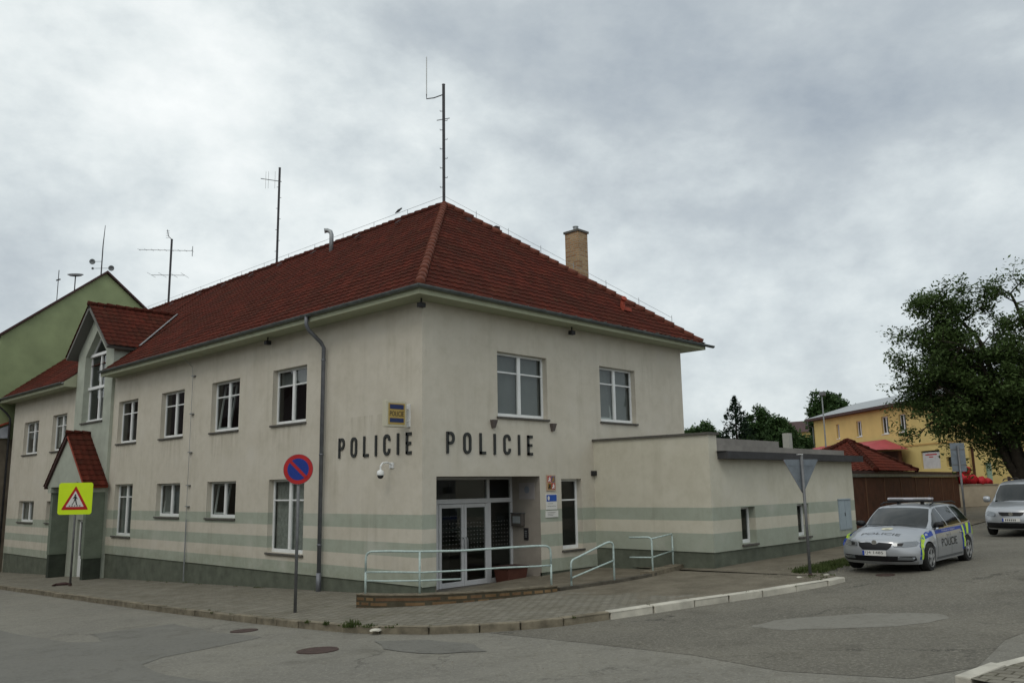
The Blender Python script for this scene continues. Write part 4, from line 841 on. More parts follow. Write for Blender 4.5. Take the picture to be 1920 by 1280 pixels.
# ------------------------------------------------------------------ traffic signs
def facing(loc, az): return Matrix.Translation(loc) @ Matrix.Rotation(az, 4, 'Z')
def disc(b, r, y0, y1, n=40, c=(0,0)): return b.prism([(c[0]+r*math.cos(2*math.pi*k/n), y0, c[1]+r*math.sin(2*math.pi*k/n)) for k in range(n)], (0,y1-y0,0))
def rrect(w, h, r, n=5):
    out = []
    for cx_, cz_, a in ((w/2-r,h/2-r,0),(-w/2+r,h/2-r,90),(-w/2+r,-h/2+r,180),(w/2-r,-h/2+r,270)):
        out += [(cx_+r*math.cos(R(a+90*k/n)), cz_+r*math.sin(R(a+90*k/n))) for k in range(n+1)]
    return out
# local frame: sign faces -Y
s1 = empty('no_parking_sign', (-3.11,.43,-.17), 'round red and blue no parking sign on a grey pole at the pavement edge', 'traffic sign', rz=R(-47))
MB().tube([(0,0,-.2),(0,.004,3.22)], .034, 12).build('pole', mPOST, s1, smooth=True)
b = MB(); disc(b, .325, -.050, -.042); c_ = b.build('panel', mSIGNBACK, s1); zc = 2.99
for o in (c_,): o.location = (0,0,zc)
b = MB(); disc(b, .318, -.054, -.051); r_ = b.build('red_ring', mSIGNRED, s1); r_.location = (0,0,zc); b = MB(); disc(b, .232, -.058, -.0545); r_ = b.build('blue_field', mSIGNBLUE, s1); r_.location = (0,0,zc)
b = MB(); b.bar((-.175,-.0605,.175),(.175,-.0605,-.175), .003, .062); r_ = b.build('red_bar', mSIGNRED, s1); r_.location = (0,0,zc)
s2 = empty('crossing_warning_sign', (-2.12,16.3,-.75), 'fluorescent yellow board with red triangle pedestrian crossing warning by the side porch', 'traffic sign', rz=R(-46))
MB().tube([(0,0,-.2),(0,0,3.55)], .036, 12).build('pole', mPOST, s2, smooth=True); MB().tube([(0,0,-.02),(0,0,.10)], .055, 12).build('pole_foot', mRUST, s2)
zc = 2.98; X0 = -.01
def sp_(b, name, m): o = b.build(name, m, s2); o.location = (X0,0,zc); return o
sp_(MB().prism([(x,-.045,z) for x, z in rrect(1.20,1.10,.09)], (0,.008,0)), 'panel', mSIGNLIME)
tri = lambda s, dz=0: [(-s/2,-s*.289+dz),(s/2,-s*.289+dz),(0,s*.577+dz)]
def rtri(s, r, dz=0):
    out = []; P = [Vector(p) for p in tri(s, dz)]
    for i in range(3):
        p, a, c = P[i], (P[i-1]-P[i]).normalized(), (P[(i+1) % 3]-P[i]).normalized()
        for k in range(5): t = k/4; out.append((p+a*r)*(1-t)**2 + p*2*t*(1-t) + (p+c*r)*t*t)
    return out
sp_(MB().prism([(p.x,-.049,p.y) for p in rtri(.96,.05,-.11)], (0,.003,0)), 'red_triangle', mSIGNRED)
sp_(MB().prism([(p.x,-.053,p.y) for p in rtri(.64,.03,-.10)], (0,.003,0)), 'white_field', mSIGNWHITE)
pic = MB(); 
def pc(pts): pic.prism([(x,-.0565,z-.11) for x, z in pts], (0,.003,0))
pc([(.03*math.cos(a), .235+.03*math.sin(a)) for a in [k*math.pi/6 for k in range(12)]])
pc([(-.035,.20),(.035,.20),(.04,.08),(-.03,.07)]); pc([(-.03,.08),(.01,.07),(-.05,-.06),(-.09,-.10),(-.11,-.08),(-.06,-.03)]); pc([(.0,.08),(.04,.08),(.06,-.02),(.09,-.11),(.05,-.11),(.02,-.02)])
pc([(.03,.19),(.09,.10),(.075,.085),(.02,.15)]); pc([(-.03,.19),(-.09,.11),(-.075,.095),(-.02,.15)])
for k in range(5): pc([(-.21+k*.09,-.155),(-.165+k*.09,-.155),(-.165+k*.09+(.01),-.12),(-.205+k*.09+(.01),-.12)])
sp_(pic, 'walking_figure', mLETTER)
s3 = empty('give_way_sign', (5.6,-6.9,.27), 'grey back of a triangular give way sign on a leaning pole at the kerb end', 'traffic sign', rz=R(148))
MB().tube([(0,0,-.3),(0,0,2.72)], .034, 12).build('pole', mPOST, s3, smooth=True); MB().lathe([(.05,-.03),(.05,.04),(.034,.06)], n=12).build('pole_foot', mRUST, s3)
def s3p(b, name, m): o = b.build(name, m, s3); o.location = (0,0,2.32); return o
flip = [(p.x, -p.y) for p in rtri(.92,.05,-.03)]
s3p(MB().prism([(x,-.048,z) for x, z in flip], (0,.008,0)), 'panel', mSIGNBACK)
s3p(MB().prism([(x,-.052,z) for x, z in flip], (0,.003,0)), 'red_border', mSIGNRED); s3p(MB().prism([(p.x,-.056,-p.y) for p in rtri(.62,.03,-.03)], (0,.003,0)), 'white_field', mSIGNWHITE)
for z in (.16,-.18): s3p(MB().bar((-.30 if z > 0 else -.12,-.036,z),(.30 if z > 0 else .12,-.036,z), .012, .03), 'stiffener', mSIGNBACK)
s3p(MB().box(-.02,.10,-.03,.04,.40,.415), 'cap', mWHITE)
s4 = empty('blank_road_sign', (23.3,-5.15,.5), 'grey back of an upright rectangular road sign beyond the garage doors', 'traffic sign', rz=R(135))
MB().tube([(0,0,-.3),(0,0,3.2)], .04, 10).build('pole', mPOST, s4, smooth=True); o = MB().box(-.29,.29,-.055,-.045,-.56,.56).build('panel', mSIGNBACK, s4); o.location = (0,0,2.75)
for z in (.3,-.3): o = MB().box(-.27,.27,-.044,-.03,z-.02,z+.02).build('clamp_rail', mPOST, s4); o.location = (0,0,2.75)
# ------------------------------------------------------------------ street iron, stones, weeds
def cover(x, y, r, sx, label, nm='manhole_cover'):
    b = MB(); zf = rz_; n = 24
    top = [(x + r*sx*math.cos(2*math.pi*k/n), y + r*math.sin(2*math.pi*k/n)) for k in range(n)]
    b.add([(p[0], p[1], zf(*p)+.012) for p in top] + [(p[0], p[1], zf(*p)-.05) for p in top], [tuple(range(n))] + [(k, n+k, n+(k+1) % n, (k+1) % n) for k in range(n)])
    return thing(nm, b, mRUST, label, 'manhole cover', (x, y, rz_(x, y)), None)
cover(-5.3,-3.75,.33,1,'rusty round manhole cover in the middle of the street'); cover(-4.66,-.28,.24,1.1,'small rusty drain cover beside the kerb near the no parking sign'); cover(6.3,-8.3,.2,1,'small rusty cover just in front of the parked patrol car')
def grass(name, spots, label, m=mGRASS, kind='stuff'):
    b = MB(); rnd = random.Random(len(spots)*13+5)
    for x, y, r, n, h, zf in spots:
        for k in range(n):
            a, q = rnd.random()*6.28, r*math.sqrt(rnd.random()); px, py = x+q*math.cos(a), y+q*math.sin(a); z = zf(px, py)-.01; hh = h*rnd.uniform(.4,1)*(1-.5*q/r); d = rnd.random()*6.28; ln = rnd.uniform(.1,.7)*hh; w = rnd.uniform(.004,.011)
            wx, wy = -math.sin(d)*w, math.cos(d)*w; mx_, my = px+math.cos(d)*ln*.4, py+math.sin(d)*ln*.4
            b.add([(px-wx,py-wy,z),(px+wx,py+wy,z),(mx_+wx*.8,my+wy*.8,z+hh*.6),(mx_-wx*.8,my-wy*.8,z+hh*.6),(px+math.cos(d)*ln,py+math.sin(d)*ln,z+hh)], [(0,1,2,3),(3,2,4)])
    o = b.build(name, m, None, recalc=False); o['kind'] = kind; o['label'] = label; return o
grass('grass', [(6.3+.55*i, -6.75+.06*i+random.uniform(-.2,.25), .42, 520, .20 - .015*i, g) for i in range(7)] + [(6.9+i*.8, -6.1, .35, 120, .12, g) for i in range(5)], 'rough grass on the verge between the give way sign and the patrol car')
wd = [(-3.84,-2.62,.17,150,.20,g),(-3.70,-2.95,.14,90,.10,g),(-3.55,-3.4,.12,50,.07,g),(-3.9,-1.9,.08,60,.12,g),(-3.92,-1.3,.06,40,.10,g),(-3.87,.9,.09,40,.06,g)]
rr = random.Random(4)
for a, c in zip(KERB[4:-1], KERB[5:]):
    for k in range(max(1, int(math.hypot(c[0]-a[0], c[1]-a[1])*1.5))):
        t = rr.random(); wd.append((a[0]+(c[0]-a[0])*t+rr.uniform(.0,.22), a[1]+(c[1]-a[1])*t+rr.uniform(0,.22), rr.uniform(.03,.10), rr.randint(8,30), rr.uniform(.03,.07), g))
for k in range(14): wd.append((rr.uniform(-.12,.0)-.02, rr.uniform(1,17), .09, 14, .07, g))
wd += [(5.45+rr.uniform(-.3,.3),-7.1+rr.uniform(-.3,.2),.12,40,.06,g) for k in range(6)]
grass('weeds', wd, 'tufts of weeds growing along the kerb joints')
rr = random.Random(9)
def stone(x, y, s, label, z=None):
    b = MB(); n = 8; pts = []
    for lv, hh in ((1,0),(1.02,.35),(.7,.8)):
        pts.append([(x+s*lv*math.cos(6.283*k/n)*rr.uniform(.8,1.2), y+s*.7*lv*math.sin(6.283*k/n)*rr.uniform(.8,1.2), (z if z is not None else g(x, y)) + s*.34*hh) for k in range(n)])
    b.add(sum(pts, []), [(i*n+k, i*n+(k+1) % n, (i+1)*n+(k+1) % n, (i+1)*n+k) for i in range(2) for k in range(n)] + [tuple(range(2*n, 3*n))])
    return thing('stone', b, mWHITEKERB, label, 'stone', (x, y, g(x, y)))
stone(-3.72,-3.18,.13,'pale broken kerb stone lying by the weeds at the street corner', rz_(-3.78,-3.25)+.06); stone(5.15,-6.85,.075,'small pale stone left of the give way pole foot'); stone(5.72,-7.22,.085,'small pale stone right of the give way pole foot')
bx = MB(); bx.tube([(-2.5,16.9,g(-2.5,16.9)+.04),(-2.3,17.15,g(-2.5,16.9)+.03),(-2.05,17.0,g(-2.5,16.9)+.05),(-1.85,16.9,g(-2,16.9)+.03)], [.02,.05,.06,.02], 8); thing('rag', bx, mDKBROWN, 'dark crumpled rag on the pavement by the crossing warning sign', 'litter', (-2.2,17,g(-2.2,17)))
rr = random.Random(77); b = MB()
def pebble(x, y, s, zf):
    z = zf(x, y); a = rr.random()*6; ux, uy = math.cos(a)*s, math.sin(a)*s; q = rr.uniform(.5,.9)
    b.add([(x-ux,y-uy,z-.003),(x+uy*q,y-ux*q,z-.003),(x+ux,y+uy,z-.003),(x-uy*q,y+ux*q,z-.003),(x+rr.uniform(-.3,.3)*s,y+rr.uniform(-.3,.3)*s,z+s*.8)], [(0,1,4),(1,2,4),(2,3,4),(3,0,4)])
for a_, c_ in zip(KERB[2:-1], KERB[3:]):
    L__ = math.hypot(c_[0]-a_[0], c_[1]-a_[1]); nx, ny = (c_[1]-a_[1])/L__, -(c_[0]-a_[0])/L__
    for k in range(int(L__*38)):
        t = rr.random(); d = abs(rr.gauss(0,.13)) + .01; pebble(a_[0]+(c_[0]-a_[0])*t+nx*d, a_[1]+(c_[1]-a_[1])*t+ny*d, rr.uniform(.004,.013), rz_)
for k in range(2600): 
    x, y = rr.uniform(-5.5,9), rr.uniform(-12,-5.5)
    if y < -5.9-.35*(x+.57): pebble(x, y, rr.uniform(.004,.011), lambda x, y: rz_(x, y)+.004)
for k in range(700): pebble(rr.uniform(4.6,9), rr.uniform(-7.4,-5.6), rr.uniform(.006,.018), g)
gv = b.build('gravel', mat('loose_gravel', (.26,.24,.19), .95, noise=.5, nscale=30), None); gv['kind'] = 'stuff'; gv['label'] = 'loose grit and small stones in the gutter and on the side street'
# ------------------------------------------------------------------ trees
def leafcloud(b, rnd, pts, n, r, s0, s1, squash=.8):
    for c, rr_ in pts:
        for k in range(n):
            d = Vector((rnd.gauss(0,1), rnd.gauss(0,1), rnd.gauss(0,1)*squash)); d = d.normalized()*rr_*(rnd.random()**.45); p = c + d; s = rnd.uniform(s0, s1)
            u = Vector((rnd.gauss(0,1), rnd.gauss(0,1), rnd.gauss(0,.6))).normalized(); w = u.cross(Vector((rnd.gauss(0,.5), rnd.gauss(0,.5), 1))).normalized()
            b.add([p-u*s, p-w*s*.42, p+u*s, p+w*s*.42], [(0,1,2,3)])
def broadtree(loc, height, crown_w, label, seed, m, trunk_r=.2, fork=.25, leaf=(.05,.10), nleaf=60, levels=4, group=None, name='deciduous_tree', spread=1.0, nb=(5,4,4,3), clump=.42, lean=(0,0), arch=0):
    rnd = random.Random(seed); e = empty(name, loc, label, 'tree', group); tb = MB(); tips = []
    def grow(p, d, ln, r, lv):
        pts = [p.copy()]; rs = [r]; n = 4 + (lv == 0)
        for i in range(n):
            d = (d + Vector((rnd.gauss(0,.13), rnd.gauss(0,.13), rnd.gauss(.03,.08) - arch*(lv > 1)*.10))).normalized(); p = p + d*ln/n; pts.append(p.copy()); rs.append(r*(1-.42*(i+1)/n))
        if lv < 4: tb.tube(pts, rs, max(4, 9-2*lv), cap=False)
        if lv >= levels: tips.append(p); tips.append(pts[-2]); return
        k = nb[min(lv, len(nb)-1)]; off = rnd.random()*6.28
        for i in range(k):
            a = off + 6.283*i/k + rnd.uniform(-.4,.4); el = rnd.uniform(.35,1.0)*spread*(1.0 if lv else .95)
            q = d.orthogonal().normalized(); q = Matrix.Rotation(a, 3, d) @ q; nd = (d*math.cos(el) + q*math.sin(el)).normalized(); 
            st = pts[-1] if (lv == 0 or i < 2) else pts[rnd.choice((-2,-3))]
            grow(st, nd, ln*rnd.uniform(.62,.86)*(1.0 if lv else .95), rs[-1]*.72, lv+1)
    grow(Vector((0,0,-.3)), Vector((lean[0], lean[1], 1)).normalized(), 1.0, .12, 0)
    # normalise to the wanted height and width
    zs = [t.z for t in tips]; mz = max(zs); sx = [abs(t.x) for t in tips] + [abs(t.y) for t in tips]; sx.sort(); wx = sx[int(len(sx)*.96)]
    kz = (height*.95)/mz; kx = crown_w/2/wx*.92; kr = trunk_r/.12
    nv = []
    tb2 = MB(); tb2.f = tb.f
    tb2.v = [(v[0]*kx, v[1]*kx, v[2]*kz) for v in tb.v]
    # scale radii: rebuilt by scaling about the axis is unneeded, crowns hide it
    tb2.build('trunk', mBARK, e, smooth=True)
    pts = [(Vector((t.x*kx, t.y*kx, t.z*kz)), clump*rnd.uniform(.6,1.25)) for t in tips]
    b = MB(); leafcloud(b, rnd, pts, nleaf, 1, *leaf); b.build('crown', m, e, recalc=False); return e
def spruce(loc, h, w, label, seed):
    rnd = random.Random(seed); e = empty('spruce_tree', loc, label, 'tree'); MB().tube([(0,0,-.2),(0,0,h*.5),(0,0,h)], [.16,.09,.02], 8).build('trunk', mBARK, e)
    b = MB(); z = h*.08
    while z < h*.99:
        rr_ = w/2*(1-z/h)**.85; k = int(7+5*(1-z/h))
        for i in range(k):
            a = rnd.random()*6.28; ln = rr_*rnd.uniform(.7,1.15); dz = -ln*.22
            for j in range(int(8+ln*20)):
                t = rnd.random()**.6; p = Vector((math.cos(a)*ln*t, math.sin(a)*ln*t, z + dz*t + ln*.16*t*t + rnd.gauss(0,.05))); q = Vector((rnd.gauss(0,1), rnd.gauss(0,1), rnd.gauss(-.3,.5))).normalized(); s = rnd.uniform(.08,.22)
                w_ = q.cross(Vector((0,0,1)));  w_ = w_.normalized() if w_.length > .01 else Vector((1,0,0)); b.add([p-q*s, p-w_*s*.35, p+q*s, p+w_*s*.35], [(0,1,2,3)])
        z += h*.028
    b.build('crown', mLEAFB, e, recalc=False); return e
# big street tree behind the second car: explicit limbs
def bigtree():
    rnd = random.Random(21); base = Vector((28.4,-6.2,.75)); e = empty('walnut_tree', base, 'large dark green broadleaf tree with a thick forked trunk behind the second car', 'tree')
    tb = MB(); tips = []
    V1, W1 = Vector((.69,-.72,0)), Vector((.72,.69,0))
    def limb(pts, r0, r1, n=14):
        P = [Vector(p) for p in pts]; out = []
        for i in range(n+1):
            t = i/n*(len(P)-1); k = min(int(t), len(P)-2); f = t-k; p0, p1, p2, p3 = P[max(k-1,0)], P[k], P[k+1], P[min(k+2,len(P)-1)]
            out.append(.5*((2*p1)+(p2-p0)*f+(2*p0-5*p1+4*p2-p3)*f*f+(3*p1-p0-3*p2+p3)*f**3) + Vector((rnd.gauss(0,.03), rnd.gauss(0,.03), 0)))
        tb.tube(out, [r0+(r1-r0)*(i/n)**.8 for i in range(n+1)], 10, cap=False); return out
    def twig(p, d, ln, r, lv):
        pts = [p.copy()]; 
        for i in range(4): d = (d + Vector((rnd.gauss(0,.22), rnd.gauss(0,.22), rnd.gauss(-.02,.16)))).normalized(); p = p + d*ln/4; pts.append(p.copy())
        tb.tube(pts, [r*(1-.18*i) for i in range(5)], 5, cap=False)
        if lv == 0: tips.append((p, .42)); tips.append((pts[2], .34)); return
        for i in range(3):
            q = Vector((rnd.gauss(0,1), rnd.gauss(0,1), rnd.gauss(0,.7))).normalized(); twig(pts[rnd.choice((2,3,4,4))], (d*.8+q*.85).normalized(), ln*rnd.uniform(.55,.8), r*.55, lv-1)
    def P(a, c, z): return V1*a + W1*c + Vector((0,0,z))
    limb([P(.15,0,-.4), P(.1,0,1.0), P(.05,0,2.1)], .60, .50)
    L_ = []; P0 = P; P = lambda a, c, z: P0(a*(.87 if a < -.6 else 1), c, z)
    L_.append(limb([P(.0,0,1.3), P(-.55,.1,2.3), P(-1.1,.2,3.3), P(-2.0,.3,4.05), P(-3.1,.3,4.35), P(-4.0,.2,4.25)], .24, .05))
    L_.append(limb([P(-.1,0,1.8), P(-.55,-.3,3.2), P(-1.0,-.5,4.6), P(-1.9,-.8,6.2), P(-3.0,-1.0,7.2)], .26, .05))
    L_.append(limb([P(.05,0,1.9), P(-.15,.3,3.6), P(-.5,.4,5.6), P(-1.2,.6,7.8), P(-2.4,.8,9.4)], .27, .05))
    L_.append(limb([P(.2,0,1.8), P(.7,.3,3.4), P(1.0,.2,5.4), P(.9,0,7.6), P(.5,.2,9.8)], .27, .05))
    L_.append(limb([P(.4,0,1.6), P(1.3,-.3,3.0), P(2.1,-.2,4.6), P(3.0,-.2,6.4), P(3.6,0,8.2)], .25, .05))
    L_.append(limb([P(.4,0,1.8), P(1.0,1.0,3.3), P(1.7,2.0,5.0), P(2.2,2.8,7.0)], .22, .05))
    L_.append(limb([P(0,.1,1.9), P(-.5,1.1,3.6), P(-1.2,2.2,5.4), P(-1.8,2.8,7.2)], .22, .05))
    L_.append(limb([P(.2,-.1,1.9), P(.2,-1.2,3.8), P(-.3,-2.2,5.6), P(-.5,-2.8,7.4)], .22, .05))
    L_.append(limb([P(.5,-.1,1.9), P(1.6,-1.1,3.6), P(3.0,-1.5,4.8), P(4.2,-1.4,5.6)], .20, .05))
    L_.append(limb([P(-1.0,-.5,4.6), P(-2.2,-.2,5.4), P(-3.6,0,5.9), P(-4.5,.1,5.8)], .12, .04))
    L_.append(limb([P(-.5,.4,5.6), P(-1.8,.5,6.8), P(-3.1,.2,7.9), P(-3.5,.2,9.2)], .12, .04))
    for L1 in L_:
        n = len(L1)
        for i in range(5, n):
            for k in range(3):
                if L1[i].z < 3.3: continue
                q = Vector((rnd.gauss(0,1), rnd.gauss(0,1), rnd.gauss(.05,.65))).normalized(); dd = (L1[i]-L1[i-1]).normalized()
                twig(L1[i], (dd*.35+q).normalized(), rnd.uniform(.7,1.45), .04, 1)
    for k in range(4): twig(P(-.5-.1*k,.1,2.2+.3*k), (V1*-1+Vector((0,0,rnd.uniform(-.3,.3)))).normalized(), .8, .02, 0)
    tb.build('trunk', mBARK, e, smooth=True)
    b = MB(); leafcloud(b, rnd, [(p, r*rnd.uniform(.8,1.35)) for p, r in tips], 47, 1, .055, .12); b.build('crown', mLEAFA, e, recalc=False)
bigtree()
spruce((41.0,14.3,1.2), 7.4, 6.4, 'dark pointed spruce tree behind the annex roof', 3)
broadtree((47.4,15.2,1.5), 6.9, 5.2, 'dense dark green tree right of the spruce behind the annex', 5, mLEAFC, .2, nleaf=60, clump=.50, leaf=(.10,.20))
broadtree((44.6,12.6,1.3), 5.9, 2.6, 'small dark tree between the spruce and the pale chimney stack', 15, mLEAFC, .15, nleaf=50, clump=.42, leaf=(.10,.18))
broadtree((48.6,13.5,1.5), 4.6, 2.8, 'low bushy tree beside the yellow house corner', 8, mLEAFC, .15, nleaf=50, clump=.55, leaf=(.12,.22))
broadtree((48.4,21.6,1.2), 6.3, 3.8, 'rounded distant tree showing above the annex at the station wall', 9, mLEAFC, .2, nleaf=60, clump=.50, leaf=(.12,.22))
broadtree((82,24,2), 11.0, 6.5, 'pale tree top showing above the left end of the yellow house', 12, mLEAFC, .25, nleaf=40, clump=.70, leaf=(.18,.34))
# ------------------------------------------------------------------ green gabled house on the left
gh = empty('green_house', (-.75,32.2,-1.3), 'tall green gabled house behind the left end of the police station', 'house')
b = MB(); X0_, XP, X1_, Y0_, Y1_ = -.75, 4.2, 9.15, 32.34, 44; ZE_, ZP_ = 10.40, 14.55
b.prism([(X0_,Y0_,5.2),(X1_,Y0_,5.2),(X1_,Y0_,ZE_+.2),(XP,Y0_,ZP_),(X0_,Y0_,ZE_)], (2.6,Y1_-Y0_,0)); part(b, 'wall', mGREENHOUSE, gh)
part(MB().box(X0_+.02,X1_-.02,Y0_+.04,Y1_-.02,-4,5.199), 'lower_wall', mat('brown_grey_render', (.17,.145,.11), .95, noise=.4, nscale=1.2, bump=.4), gh)
b = MB()
for xa, za, xb, zb_ in ((X0_-.12,ZE_-.04,XP,ZP_+.02),(XP,ZP_+.02,X1_+.2,ZE_+.06)): b.prism([(xa,Y0_-.16,za),(xb,Y0_-.16,zb_),(xb,Y0_-.16,zb_+.13),(xa,Y0_-.16,za+.13)], (2.6,Y1_-Y0_,0))
part(b, 'roof', mDKBROWN, gh)
b = MB(); b.prism([(-1.6,Y0_-.28,5.3),(-.05,Y0_-.28,6.0),(-.05,Y0_-.28,6.08),(-1.6,Y0_-.28,5.38)], (0,.26,0)); part(b, 'lean_to_edge', mTERRACOTTA, gh)
b = MB(); b.prism([(-.9,Y0_-.22,5.22),(-.06,Y0_-.22,5.22),(-.06,Y0_-.22,5.9),(-.9,Y0_-.22,5.5)], (0,.2,0)); part(b, 'lean_to_panel', mat('pale_blue_sheet', (.35,.37,.42), .6, noise=.3), gh)
rh = empty('red_roofed_house', (-9.5,50,-2), 'end of a red roofed house left of the green house', 'house'); part(MB().box(-9,-1.2,47,60,-4,9.9), 'wall', mBEIGE, rh); b = MB(); b.prism([(-9.4,46.8,9.8),(-.9,46.8,9.8),(-5.0,46.8,12.6)], (0,13.5,0)); part(b, 'roof', mTERRACOTTA, rh)
ga = empty('aerial_cluster', (4.25,33.3,14.5), 'thin mast with two small satellite dishes on the peak of the green house', 'aerial')
part(MB().tube([(4.25,33.3,14.3),(4.25,33.3,16.4),(4.3,33.3,17.6)], [.04,.03,.015], 8), 'pole', mDARKMETAL, ga)
for s, z, r in ((-.55,15.45,.16),(.55,15.05,.16),(-.5,15.05,.07)):
    c_ = Vector((4.25,33.3,z)) + v*s; f_ = (Vector((-13.2,-15.7,2.35))-c_).normalized(); o = MB().lathe([(.02,-.05),(r*.7,-.02),(r,.03),(r*.97,.035),(r*.6,-.005),(.01,-.03)], n=18).build('dish', mat('dish_grey', (.22,.24,.25), .5) if s == -.55 else MATS['dish_grey'], ga, smooth=True)
    o.rotation_euler = (f_+Vector((.3*s,0,-.1))).to_track_quat('Z','Y').to_euler(); o.location = c_ - ga.location; part(MB().tube([(4.25,33.3,z),c_], .014, 6), 'arm', mGALV, ga)
dc = Vector((3.0,33.6,14.45)); o = MB().lathe([(.02,-.05),(.3,0),(.42,.07),(.40,.08),(.02,-.02)], n=20).build('satellite_dish', mDARKMETAL, None, smooth=True); o.rotation_euler = (R(18),R(-12),0); o.location = dc; tag(o, 'flat dark satellite dish on the left slope of the green house roof', 'dish')
part(MB().tube([(3.0,33.6,13.4),(3.0,33.6,14.42)], .03, 6), 'pole', mDARKMETAL, gh)
vp = empty('roof_aerial', (2.1,33.5,13.0), 'very thin short aerial low on the left slope of the green house', 'aerial'); part(MB().tube([(2.1,33.5,12.6),(2.1,33.5,14.6)], .02, 6), 'pole', mDARKMETAL, vp); part(MB().tube([(2.1-.1,33.5,14.0),(2.1+.1,33.5,14.1)], .04, 6), 'element', mDARKMETAL, vp)
# ------------------------------------------------------------------ garages with brown doors and a tiled pavilion roof
GU = Vector((45.11-24.25, 1.08+.6, 0)).normalized(); GV = Vector((-GU.y, GU.x, 0)); GO = Vector((24.0, -.62, 0))
def gp(u, w, z): p = GO + GU*u + GV*w; return (p.x, p.y, z)
def gbox(b, u0, u1, w0, w1, z0, z1): b.T = lambda p: gp(*p); b.box(u0,u1,w0,w1,z0,z1); b.T = lambda p: p; return b
gr_ = empty('garage_row', (24,-.6,.4), 'long low garage with a row of dark brown wooden doors behind the patrol car', 'garage')
part(gbox(MB(), -1.2, 21.3, .06, 7, -1, 2.55), 'wall', mat('garage_wall', (.09,.055,.04), .9, noise=.3), gr_)
for k in range(8):
    u0 = -1.1 + k*2.8; bb_ = MB()
    for j in range(9): gbox(bb_, u0+j*.295, u0+j*.295+.285, -.002, .055, -.5, 2.52)
    dr_ = part(bb_, 'garage_door', mBROWN, gr_); part(gbox(MB(), u0+2.66, u0+2.78, -.03, .058, -.5, 2.54), 'post', mat('brown_post', (.12,.06,.035), .8) if k == 0 else MATS['brown_post'], gr_)
part(gbox(MB(), -1.4, 21.4, -.10, .10, 2.56, 2.70), 'gutter', mMETAL, gr_); part(gbox(MB(), -1.4, 21.4, -.02, 7, 2.71, 2.84), 'flat_roof', mDKBROWN, gr_)
pv = empty('tiled_pavilion', (30.5,2.0,.5), 'low hall with a hipped red brown tiled roof rising behind the brown garage', 'building')
A_ = Vector(gp(8.0, 3.6, 5.0)); cs = [Vector(gp(u, w, 2.86)) for u, w in ((1.2,3.4),(3.0,-.12),(10.3,-.12),(12.0,5.0),(4.0,6.5))]
A_ = Vector(gp(7.8, 2.6, 4.52))
for i in range(5):
    p, q = cs[i], cs[(i+1) % 5]; U_ = (q-p); mid = (p+q)/2; Vv = A_ - mid; Vv = Vv - U_.normalized()*Vv.dot(U_.normalized()); nn_ = U_.cross(Vv).normalized(); nn_ = nn_ if nn_.z > 0 else -nn_
    clips = []
    for c1_, c2_ in ((p, A_), (q, A_)): clips.append(hipclip((c1_.x,c1_.y),(c2_.x,c2_.y),(mid.x,mid.y)))
    b = MB(); tiles(b, p, U_, Vv, U_.length+.05, Vv.length, nn_, step=.03, amp=.02); o = b.build('roof_slope', mTILE2, pv, clip=clips); o.data.transform(Matrix.Translation(-pv.location))
b = MB()
for i in (1, 2): ridge(b, cs[i]+Vector((0,0,.05)), A_+Vector((0,0,.04)), .12)
ridge(b, cs[0]+Vector((0,0,.05)), A_+Vector((0,0,.04)), .12); part(b, 'hip_tiles', mTILE, pv, smooth=True)
b = MB(); b.T = lambda p: gp(*p); b.box(3.4,10.6,.3,4.6,2.0,2.85); b.T = lambda p: p; part(b, 'wall', MATS['garage_wall'], pv)
# ------------------------------------------------------------------ yellow house
YU = Vector((16.7,19.2,0)).normalized(); YN = Vector((19.2,-16.7,0)).normalized()*-1; YO = Vector((56.5,3.8,0))     # facade line; YN points to the street
def yp(u, d, z): q = YO + YU*u - YN*d; return (q.x, q.y, z)
yh = empty('yellow_house', (56.5,3.8,2), 'long two storey yellow house with a grey sheet roof behind the tree', 'house')
def ypart(b, *a, **k): b.v = [yp(*p) for p in b.v]; return part(b, *a, **k)
wins = [(15.5,16.45,6.55,8.0),(10.75,11.9,6.5,8.05),(7.9,9.0,6.5,8.0),(19.9,20.5,6.6,8.0),(1.2,2.3,6.55,8.0),(-4.1,-3.0,4.5,6.3),(-9,-7.9,6.5,8.0)]
gw = [(3.55,6.15,3.3,4.75),(1.9,2.75,3.4,4.15),(-.75,-.15,2.6,4.8),(-2.6,-1.7,2.2,3.6)]
b = MB(); wall_panel(b, lambda p: (p[0], p[1], p[2]), -30, 25.5, 0, 9.0, wins+gw, rev=.25); b.quad((25.5,0,0),(25.5,10,0),(25.5,10,9),(25.5,0,9)); b.quad((-30,10,0),(25.5,10,0),(25.5,10,9),(-30,10,9)); ypart(b, 'wall', mYELLOW, yh)
ypart(MB().box(-30,25.5,-.05,-.002,5.22,5.34), 'string_course', mat('ochre_band', (.42,.26,.09), .9), yh)
for k, (a, c, z0, z1) in enumerate(wins):
    b = MB(); w_ = .08; b.box(a,a+w_,.16,.22,z0,z1); b.box(c-w_,c,.16,.22,z0,z1); b.box(a+w_,c-w_,.16,.22,z0,z0+w_*1.5); b.box(a+w_,c-w_,.16,.22,z1-w_,z1); b.box((a+c)/2-.05,(a+c)/2+.05,.15,.22,z0+w_,z1-w_); wn = ypart(b, 'window', mWHITE, yh)
    ypart(MB().quad((a,.20,z0),(c,.20,z0),(c,.20,z1),(a,.20,z1)), 'pane', mCARGLASS, wn); ypart(MB().box(a-.06,c+.06,-.05,.15,z0-.06,z0-.002), 'sill', mWHITE, wn)
